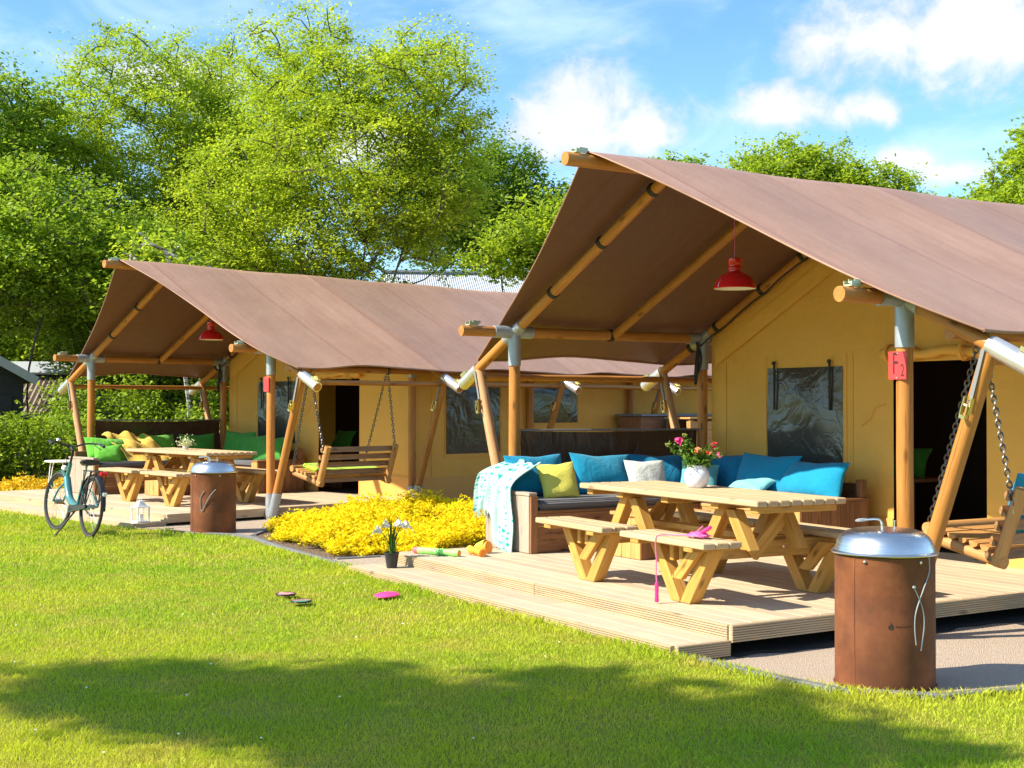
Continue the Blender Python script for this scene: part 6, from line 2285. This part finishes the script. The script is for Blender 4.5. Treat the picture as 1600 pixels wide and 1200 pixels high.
# ------------------------------------------------------------------ toys and things on lawn and deck
def build_toys():
    t = thing('flying_disc', 'magenta flying disc lying on the sunny lawn near the step', 'frisbee', T(1.89, -2.31, 0.034) @ Matrix.Rotation(R(3), 4, 'X') @ Matrix.Scale(0.72, 4))
    MB().lathe([(0.0, 0.022), (0.07, 0.021), (0.115, 0.014), (0.134, 0.002), (0.135, -0.006), (0.130, -0.006), (0.128, 0.0), (0.11, 0.010), (0.0, 0.017)], 40).put('disc', 'magenta_disc', t)
    MB().lathe([(0.070, 0.0212), (0.074, 0.0235), (0.078, 0.0205)], 40).put('ridge_ring', 'magenta_disc', t)
    def racket(label, x, y, rz, m1, m2):
        g = thing('catch_paddle', label, 'toy', T(x, y, 0.032, rz) @ Matrix.Scale(0.74, 4))
        mb = MB()
        mb.tube([(0.098 * math.cos(a), 0.098 * math.sin(a), 0.004) for a in np.linspace(0, 2 * math.pi, 32, endpoint=False)], 0.0095, 8, closed=True)
        mb.put('rim', 'black_plastic', g)
        MB().lathe([(0, 0.008), (0.05, 0.008), (0.094, 0.006), (0.094, 0.001), (0, 0.001)], 32).put('face', m1, g)
        mb = MB()
        mb.box((-0.09, -0.016, 0.009), (0.09, 0.016, 0.016))
        mb.put('hand_strap', m2, g)
        return g
    racket('black rimmed salmon catch paddle, the farther of two on the lawn', 1.46, -2.96, 0.3, 'salmon_mesh', 'salmon_mesh')
    racket('black rimmed paddle with green and salmon face, the nearer of two on the lawn', 1.86, -3.0, 1.2, 'jade_mesh', 'salmon_mesh')
    # lily pot on the step
    M = T(0.60, -1.63, 0.061)
    t = thing('potted_lily', 'white lilies in a small black pot on the left end of the near step', 'plant', M)
    MB().lathe([(0, 0.0), (0.045, 0.0), (0.062, 0.118), (0.066, 0.12), (0.066, 0.135), (0.060, 0.135), (0.058, 0.120), (0, 0.115)], 24).put('pot', 'black_plastic', t)
    rng = np.random.RandomState(15)
    lv = MB()
    for k in range(34):
        a = rng.uniform(0, 6.28)
        L = rng.uniform(0.14, 0.34)
        sp = rng.uniform(0.03, 0.13)
        p0 = Vector((0.02 * math.cos(a), 0.02 * math.sin(a), 0.115))
        p1 = Vector((sp * 0.5 * math.cos(a), sp * 0.5 * math.sin(a), 0.115 + L * 0.65))
        p2 = Vector((sp * math.cos(a), sp * math.sin(a), 0.115 + L))
        P = bez([p0, p1, p2], 6)
        sd_ = Vector((-math.sin(a), math.cos(a), 0)) * 0.007
        rows = [[p - sd_ * (1 - i / len(P)) * 1.2, p + Vector((math.cos(a), math.sin(a), 0)) * 0.002, p + sd_ * (1 - i / len(P)) * 1.2] for i, p in enumerate(P)]
        lv.sheet(rows)
    lv.put('leaves', 'leaf_plant', t)
    r3 = Vector((_r.x, _r.y, 0))
    f3 = Vector((_f.x, _f.y, 0))
    for sx, h, bend in ((-0.09, 0.36, -1), (-0.02, 0.41, -1), (0.02, 0.42, 1), (0.08, 0.41, 1)):
        stem = MB()
        tip = r3 * sx + Vector((0, 0, h)) + f3 * rng.uniform(-0.02, 0.02)
        stem.tube(bez([(0, 0, 0.12), r3 * sx * 0.3 + Vector((0, 0, h * 0.6)), tip - Vector((0, 0, 0.05))], 8), 0.0035, 5)
        stem.put('stem', 'leaf_plant', t)
        fl = MB()
        base = tip - Vector((0, 0, 0.055))
        ax = (r3 * bend * 0.8 + Vector((0, 0, 0.5))).normalized()
        for k in range(6):
            an = k * math.pi / 3
            o1 = ax.orthogonal().normalized()
            o2 = ax.cross(o1)
            rad = o1 * math.cos(an) + o2 * math.sin(an)
            tg = ax.cross(rad)
            rows = []
            for i in range(6):
                u = i / 5
                c = base + ax * (0.115 * u - 0.02 * u ** 3) + rad * (0.010 + 0.085 * u ** 2.2) - Vector((0, 0, 0.05 * u ** 3))
                wd = 0.022 * math.sin(math.pi * min(1, 0.12 + 0.85 * u)) + 0.001
                rows.append([c - tg * wd, c - rad * wd * 0.2, c + tg * wd])
            fl.sheet(rows)
        fl.put('flower', 'lily_petal', t)
    # foam pump water toys lying on the deck corner
    def pump(label, p0, p1, r, body, tip, grip, tipend=0):
        p0, p1 = Vector(p0), Vector(p1)
        c = (p0 + p1) / 2
        L = (p1 - p0).length
        t_ = thing('water_pump', label, 'water toy', frame(p0, p1))
        MB().tube([(-L / 2 + 0.06, 0, 0), (L / 2, 0, 0)], r, 18).put('barrel', body, t_)
        MB().tube([(-L / 2, 0, 0), (-L / 2 + 0.015, 0, 0), (-L / 2 + 0.0598, 0, 0)], [r * 0.75, r, r], 18).put('nozzle', tip, t_)
        MB().tube([(L / 2 + 0.0005, 0, 0), (L / 2 + 0.004, 0, 0)], r * 0.72, 16).put('end_plug', 'orange_foam', t_)
        g = MB()
        g.tube([(L * 0.10, -r * 0.6, -r * 0.2), (L * 0.09, -r * 2.2, -r * 0.55)], [0.014, 0.011], 8)
        g.put('grip', grip, t_)
    pump('green foam water pump with coral tip lying on the near deck corner', (0.40, -1.31, DZ + 0.031), (0.86, -1.10, DZ + 0.031), 0.030, 'green_foam', 'coral_foam', 'green_foam')
    pump('orange and yellow foam water pump beside the green one', (0.62, -0.86, DZ + 0.034), (0.98, -0.93, DZ + 0.034), 0.033, 'orange_foam', 'yellow_foam', 'orange_foam')
    t = thing('ball_scoop', 'yellow and orange toy scoop behind the foam pumps on the near deck', 'toy', T(0.68, -0.78, DZ) @ Matrix.Rotation(R(20), 4, 'Z'))
    MB().lathe([(0.012, 0.0), (0.03, 0.03), (0.05, 0.10), (0.055, 0.13), (0.050, 0.13), (0.045, 0.10), (0.02, 0.03)], 18, Matrix.Translation((-0.06, 0, 0.052)) @ Matrix.Rotation(R(82), 4, 'Y')).put('cup', 'yellow_foam', t)
    MB().lathe([(0, 0.0), (0.052, 0.0), (0.054, 0.03), (0.0, 0.034)], 18, Matrix.Translation((0.071, 0, 0.0545)) @ Matrix.Rotation(R(82), 4, 'Y')).put('lid', 'orange_foam', t)
    # white lantern at the far step end
    t = thing('lantern', 'white metal candle lantern standing on the right end of the far step', 'lantern', SITE_B @ T(4.70, -1.72, 0.061))
    s = 0.075
    box('base', (-s - 0.008, -s - 0.008, 0), (s + 0.008, s + 0.008, 0.02), 'white_enamel', t)
    for a in (-1, 1):
        for c in (-1, 1):
            box('corner_post', (a * s - 0.008, c * s - 0.008, 0.021), (a * s + 0.008, c * s + 0.008, 0.18), 'white_enamel', t, 0.002)
    for k, (ax, sg) in enumerate(((0, -1), (0, 1), (1, -1), (1, 1))):
        lo = [-s + 0.008, -s + 0.008, 0.022]
        hi = [s - 0.008, s - 0.008, 0.179]
        lo[ax] = sg * s - 0.002
        hi[ax] = sg * s + 0.002
        box('pane', lo, hi, 'lantern_glass', t, 0)
    box('top_plate', (-s - 0.012, -s - 0.012, 0.181), (s + 0.012, s + 0.012, 0.195), 'white_enamel', t)
    mb = MB()
    mb.lathe([(0.085, 0.196), (0.06, 0.225), (0.045, 0.24), (0.045, 0.258), (0.05, 0.26), (0, 0.268)], 4, Matrix.Rotation(R(45), 4, 'Z'))
    mb.put('roof', 'white_enamel', t, ang=20)
    MB().lathe([(0, 0.1), (0.03, 0.1), (0.03, 0.022), (0, 0.022)], 20).put('candle', 'lily_petal', t)
    mb = MB()
    mb.tube([(0.03 * math.cos(a), 0, 0.268 + 0.03 * math.sin(a)) for a in np.linspace(0, math.pi, 10)], 0.003, 5)
    mb.put('ring', 'white_enamel', t)
    # round white wire side table
    t = thing('side_table', 'round white side table on wire legs left of the far sofa arm', 'table', SITE_B @ T(-0.12, -0.36, DZ))
    MB().lathe([(0, 0.45), (0.30, 0.45), (0.305, 0.455), (0.305, 0.468), (0.30, 0.472), (0, 0.472)], 44).put('table_top', 'white_enamel', t)
    for k in range(3):
        a = k * 2.094 + 0.55
        mb = MB()
        for da in (-0.22, 0.22):
            mb.tube([(0.22 * math.cos(a + da), 0.22 * math.sin(a + da), 0.45), (0.27 * math.cos(a + da * 0.25), 0.27 * math.sin(a + da * 0.25), 0.008)], 0.0075, 6)
        mb.put('leg', 'white_enamel', t)


m_, b_ = newmat('lantern_glass')
_g = b_.n('ShaderNodeBsdfGlass', {'Roughness': 0.02, 'IOR': 1.1})
_tr = b_.n('ShaderNodeBsdfTransparent')
_pn = b_.noise(objvec(b_), 20, 3)
finish(b_, b_.n('ShaderNodeMixShader', {0: b_.m('ADD', 0.25, b_.m('MULTIPLY', _pn, 0.15)), 1: _tr.outputs[0], 2: _g.outputs[0]}).outputs[0])
build_toys()


# ------------------------------------------------------------------ outdoor cabinet beside the far tent
def build_cabinet():
    t = thing('outdoor_cupboard', 'dark boarded cupboard standing along the far tent side wall', 'cabinet', SITE_B @ T(4.97, 6.75, 0))
    box('body', (0, 0, 0), (0.5, 2.3, 1.30), 'sofa_wood', t, 0.01)
    plank('lid', (0.25, -0.03, 1.325), (0.25, 2.33, 1.325), 0.58, 0.035, 'grey_strap', t)
    t = thing('plank_bench', 'light plank bench chest in front of the dark cupboard by the far tent', 'chest', SITE_B @ T(5.62, 7.2, 0))
    for k in range(8):
        box('front_board', (0.42, 0.0, 0.10 + k * 0.142), (0.45, 1.9, 0.238 + k * 0.142), 'honey_plank_wood', t, 0.004)
    for y in (0.0, 1.82):
        box('corner_post', (0.455, y, 0.0), (0.50, y + 0.08, 1.25), 'honey_plank_wood', t, 0.004)
    box('lid', (-0.02, -0.03, 1.262), (0.52, 1.93, 1.295), 'honey_plank_wood', t, 0.004)
    box('back', (0.0, 0.0, 0.02), (0.03, 1.9, 1.25), 'sofa_wood', t, 0.004)


build_cabinet()


# ------------------------------------------------------------------ bicycle
def build_bike():
    pr, pf = Vector((-4.0, -3.10, 0)), Vector((-5.10, -3.215, 0))
    d = (pf - pr)
    wb = d.length
    ang = math.atan2(d.y, d.x)
    lean = R(5)
    M = T(pr.x, pr.y, 0.0, ang) @ Matrix.Rotation(lean, 4, 'X')
    t = thing('bicycle', 'teal step-through city bicycle with rear rack parked on the lawn', 'bicycle', M)
    Rw = 0.345
    rear, front = Vector((0, 0, Rw)), Vector((wb, 0, Rw))
    steer = 0.12
    def wheel(c, rz):
        w = link('wheel', None, None, t, Matrix.Translation(c) @ Matrix.Rotation(rz, 4, 'Z'))
        ring = lambda r, n=48: [(r * math.cos(a), 0, r * math.sin(a)) for a in np.linspace(0, 2 * math.pi, n, endpoint=False)]
        MB().tube(ring(Rw - 0.019), 0.019, 10, closed=True).put('tyre', 'tyre_rubber', w)
        MB().tube(ring(Rw - 0.045), 0.011, 6, closed=True).put('rim', 'black_metal', w)
        sp = MB()
        for k in range(28):
            a = 2 * math.pi * k / 28
            s = 0.025 if k % 2 else -0.025
            b0 = a + (0.5 if (k // 2) % 2 else -0.5)
            sp.tube([(0.025 * math.cos(b0), s, 0.025 * math.sin(b0)), ((Rw - 0.05) * math.cos(a), 0, (Rw - 0.05) * math.sin(a))], 0.0014, 3, cap=False)
        sp.put('spokes', 'galvanised_steel', w)
        MB().tube([(0, -0.05, 0), (0, -0.03, 0), (0, 0.03, 0), (0, 0.05, 0)], [0.012, 0.026, 0.026, 0.012], 12).put('hub', 'galvanised_steel', w)
    wheel(rear, 0.0)
    wheel(front, steer)
    bb = Vector((0.46, 0, 0.29))
    seat_c = Vector((0.33, 0, 0.62))
    head_t, head_b = Vector((wb - 0.30, 0, 0.80)), Vector((wb - 0.22, 0, 0.58))
    fr = MB()
    fr.tube(bez([head_b + Vector((-0.01, 0, 0.05)), Vector((0.72, 0, 0.40)), bb + Vector((0, 0, 0.02))], 12), 0.043, 12)
    fr.tube([bb, seat_c], 0.019, 10)
    fr.tube([head_t, head_b], 0.024, 12)
    for s in (-1, 1):
        fr.tube(bez([bb + Vector((0, s * 0.03, 0)), Vector((0.22, s * 0.055, 0.31)), rear + Vector((0, s * 0.065, 0))], 8), 0.012, 8)
        fr.tube(bez([seat_c + Vector((0, s * 0.02, -0.06)), Vector((0.16, s * 0.06, 0.48)), rear + Vector((0, s * 0.065, 0))], 8), 0.010, 8)
    fr.put('frame', 'teal_paint', t)
    fk = MB()
    for s in (-1, 1):
        fk.tube(bez([head_b + Vector((0.01, s * 0.02, -0.02)), Vector((wb - 0.13, s * 0.055, 0.48)), front + Vector((0, s * 0.06, 0))], 10), 0.012, 8)
    fk.put('fork', 'teal_paint', t)
    # mudguards
    for c, a0, a1, mat in ((rear, R(10), R(185), 'black_plastic'), (front, R(20), R(165), 'teal_paint')):
        rows = []
        for i in range(22):
            a = a0 + (a1 - a0) * i / 21
            rows.append([Vector((c.x + (Rw + 0.022 - abs(s) * 0.010) * math.cos(a), s * 0.028, c.z + (Rw + 0.022 - abs(s) * 0.010) * math.sin(a))) for s in (-1, 0, 1)])
        MB().sheet(rows).put('mudguard', mat, t)
    st = MB()
    st.tube([head_t, head_t + Vector((-0.05, 0, 0.16))], 0.014, 10)
    st.tube([head_t + Vector((-0.045, 0, 0.15)), head_t + Vector((0.03, 0, 0.19))], 0.015, 10)
    st.put('stem', 'black_metal', t)
    hb0 = head_t + Vector((0.03, 0, 0.19))
    hb = MB()
    hb.tube(bez([hb0 + Vector((-0.24, 0.30, 0.03)), hb0 + Vector((-0.12, 0.30, 0.055)), hb0 + Vector((0.0, 0.17, 0.05)), hb0, hb0 + Vector((0.0, -0.17, 0.05)),
                 hb0 + Vector((-0.12, -0.30, 0.055)), hb0 + Vector((-0.24, -0.30, 0.03))], 36), 0.011, 8)
    hb.put('handlebar', 'black_metal', t)
    for s in (-1, 1):
        MB().tube([hb0 + Vector((-0.13, s * 0.30, 0.054)), hb0 + Vector((-0.25, s * 0.30, 0.028))], 0.017, 10).put('grip', 'black_plastic', t)
        mb = MB()
        mb.tube(bez([hb0 + Vector((-0.06, s * 0.25, 0.045)), hb0 + Vector((-0.10, s * 0.27, 0.02)), hb0 + Vector((-0.19, s * 0.29, -0.005))], 8), 0.005, 5)
        mb.put('brake_lever', 'black_metal', t)
    cb = MB()
    cb.tube(bez([hb0 + Vector((-0.04, 0.2, 0.04)), hb0 + Vector((0.10, 0.08, 0.02)), hb0 + Vector((0.05, 0.02, -0.15)), head_b], 14), 0.004, 4)
    cb.put('brake_cable', 'black_plastic', t)
    # headlight and bell
    MB().tube([head_b + Vector((0.05, 0, 0.16)), head_b + Vector((0.12, 0, 0.16))], [0.025, 0.033], 14).put('headlight', 'white_enamel', t)
    MB().lathe([(0.02, 0), (0.028, 0.01), (0.02, 0.028), (0, 0.034)], 14, Matrix.Translation(hb0 + Vector((-0.05, 0.17, 0.06)))).put('bell', 'bright_steel', t)
    # saddle
    MB().tube([seat_c, seat_c + Vector((-0.06, 0, 0.17))], 0.013, 10).put('seat_post', 'galvanised_steel', t)
    sc_ = seat_c + Vector((-0.06, 0, 0.20))
    rows = []
    for i in range(13):
        u = i / 12
        x = sc_.x - 0.13 + 0.27 * u
        wd = 0.105 * (1 - u) ** 0.8 * (0.75 + 0.25 * min(1, u * 5)) + 0.022
        zz = sc_.z + 0.02 * (1 - u) ** 2 + 0.008 * u
        rows.append([(x, wd * math.cos(a), zz + 0.028 * math.sin(a) * (1.0 if a <= math.pi else 1.4)) for a in np.linspace(0, 2 * math.pi, 15)])
    sm = MB()
    sm.sheet(rows)
    sm.add(rows[0][:-1], [tuple(range(14))])
    sm.add(rows[-1][:-1], [tuple(reversed(range(14)))])
    sm.put('saddle', 'black_plastic', t, ang=60)
    # rear rack with straps, tail light
    rk = MB()
    zz = 0.74
    for y in (-0.06, 0.0, 0.06):
        rk.tube([(0.20, y, zz), (-0.26, y, zz)], 0.006, 6)
    for x in (0.18, 0.0, -0.2, -0.26):
        rk.tube([(x, -0.06, zz), (x, 0.06, zz)], 0.005, 6)
    for s in (-1, 1):
        rk.tube([(-0.04, s * 0.062, zz), (0.0, s * 0.075, Rw)], 0.006, 6)
        rk.tube([(-0.22, s * 0.062, zz), (0.0, s * 0.075, Rw)], 0.006, 6)
        rk.tube([(0.20, s * 0.05, zz), (0.28, s * 0.02, 0.60)], 0.006, 6)
    rk.put('rear_rack', 'black_metal', t)
    sb = MB()
    for x in (0.12, -0.03):
        for s in (-1, 1):
            sb.tube(bez([(x, s * 0.05, zz + 0.01), (x - 0.02, s * 0.085, zz - 0.12), (x + 0.02, s * 0.08, zz - 0.24), (0.02, s * 0.078, Rw + 0.03)], 10), 0.008, 5)
    sb.put('luggage_strap', 'black_strap', t)
    link('tail_light', box_mesh(0.03, 0.095, 0.05, 0.012), 'red_plastic', t, Matrix.Translation((-0.29, 0, zz - 0.02)))
    link('reflector', box_mesh(0.012, 0.05, 0.04, 0.005), 'white_enamel', t, Matrix.Translation((-0.37, 0, 0.50)))
    # chain case, cranks, pedals
    cc = MB()
    prof = []
    for i in range(20):
        a = 2 * math.pi * i / 20
        cx_ = bb if math.cos(a) > 0 else rear
        rr = 0.045 if math.cos(a) > 0 else 0.022
        prof.append(Vector((cx_.x + rr * math.cos(a), 0.055, cx_.z + rr * math.sin(a))))
    V = prof + [p + Vector((0, 0.03, 0)) for p in prof]
    cc.add(V, [tuple(range(20)), tuple(reversed(range(20, 40)))] + [(i, (i + 1) % 20, 20 + (i + 1) % 20, 20 + i) for i in range(20)])
    cc.put('chain_case', 'black_plastic', t, ang=30)
    for s, aa in ((-1, R(200)), (1, R(20))):
        e = bb + Vector((0.165 * math.cos(aa), s * 0.10, 0.165 * math.sin(aa)))
        cr = MB()
        cr.tube([bb + Vector((0, s * 0.05, 0)), bb + Vector((0, s * 0.10, 0)), e], 0.011, 8)
        crank = cr.put('crank', 'galvanised_steel', t)
        pd = MB()
        pd.box((e.x - 0.045, e.y + s * 0.055 - 0.04, e.z - 0.012), (e.x + 0.045, e.y + s * 0.055 + 0.04, e.z + 0.012))
        pd.put('pedal', 'black_plastic', t, ang=0)
        rf = MB()
        rf.box((e.x - 0.048, e.y + s * 0.055 - 0.03, e.z - 0.007), (e.x - 0.0455, e.y + s * 0.055 + 0.03, e.z + 0.007))
        rf.put('pedal_reflector', 'amber_plastic', t, ang=0)
    ks = MB()
    zz0 = -0.30 * math.sin(lean)
    ks.tube([bb + Vector((-0.06, 0.04, -0.02)), Vector((0.34, 0.27, 0.27 * math.sin(-lean)))], 0.011, 8)
    ks.put('kickstand', 'black_metal', t)


build_bike()


# ------------------------------------------------------------------ things inside the tent doors
def build_inside(site, tag_, mat):
    t = thing('indoor_bench', f'dark wooden bench just inside the {tag_} tent doorway', 'bench', site @ T(1.40, 3.2, 0.141))
    for k in range(6):
        box('front_board', (k * 0.128, 0, 0.0), (k * 0.128 + 0.124, 0.025, 0.60), 'sofa_wood', t, 0.003)
    box('seat', (-0.02, -0.02, 0.602), (0.80, 0.52, 0.635), 'sofa_wood', t, 0.004)
    pillow(site, f'small green pillow on the bench inside the {tag_} tent doorway', (1.86, 3.42, 0.78), 10, 30, 0.42, 0.34, 0.15, mat, 60)


build_inside(SITE_A, 'near', 'green_cloth')
build_inside(SITE_B, 'far', 'green_cloth')
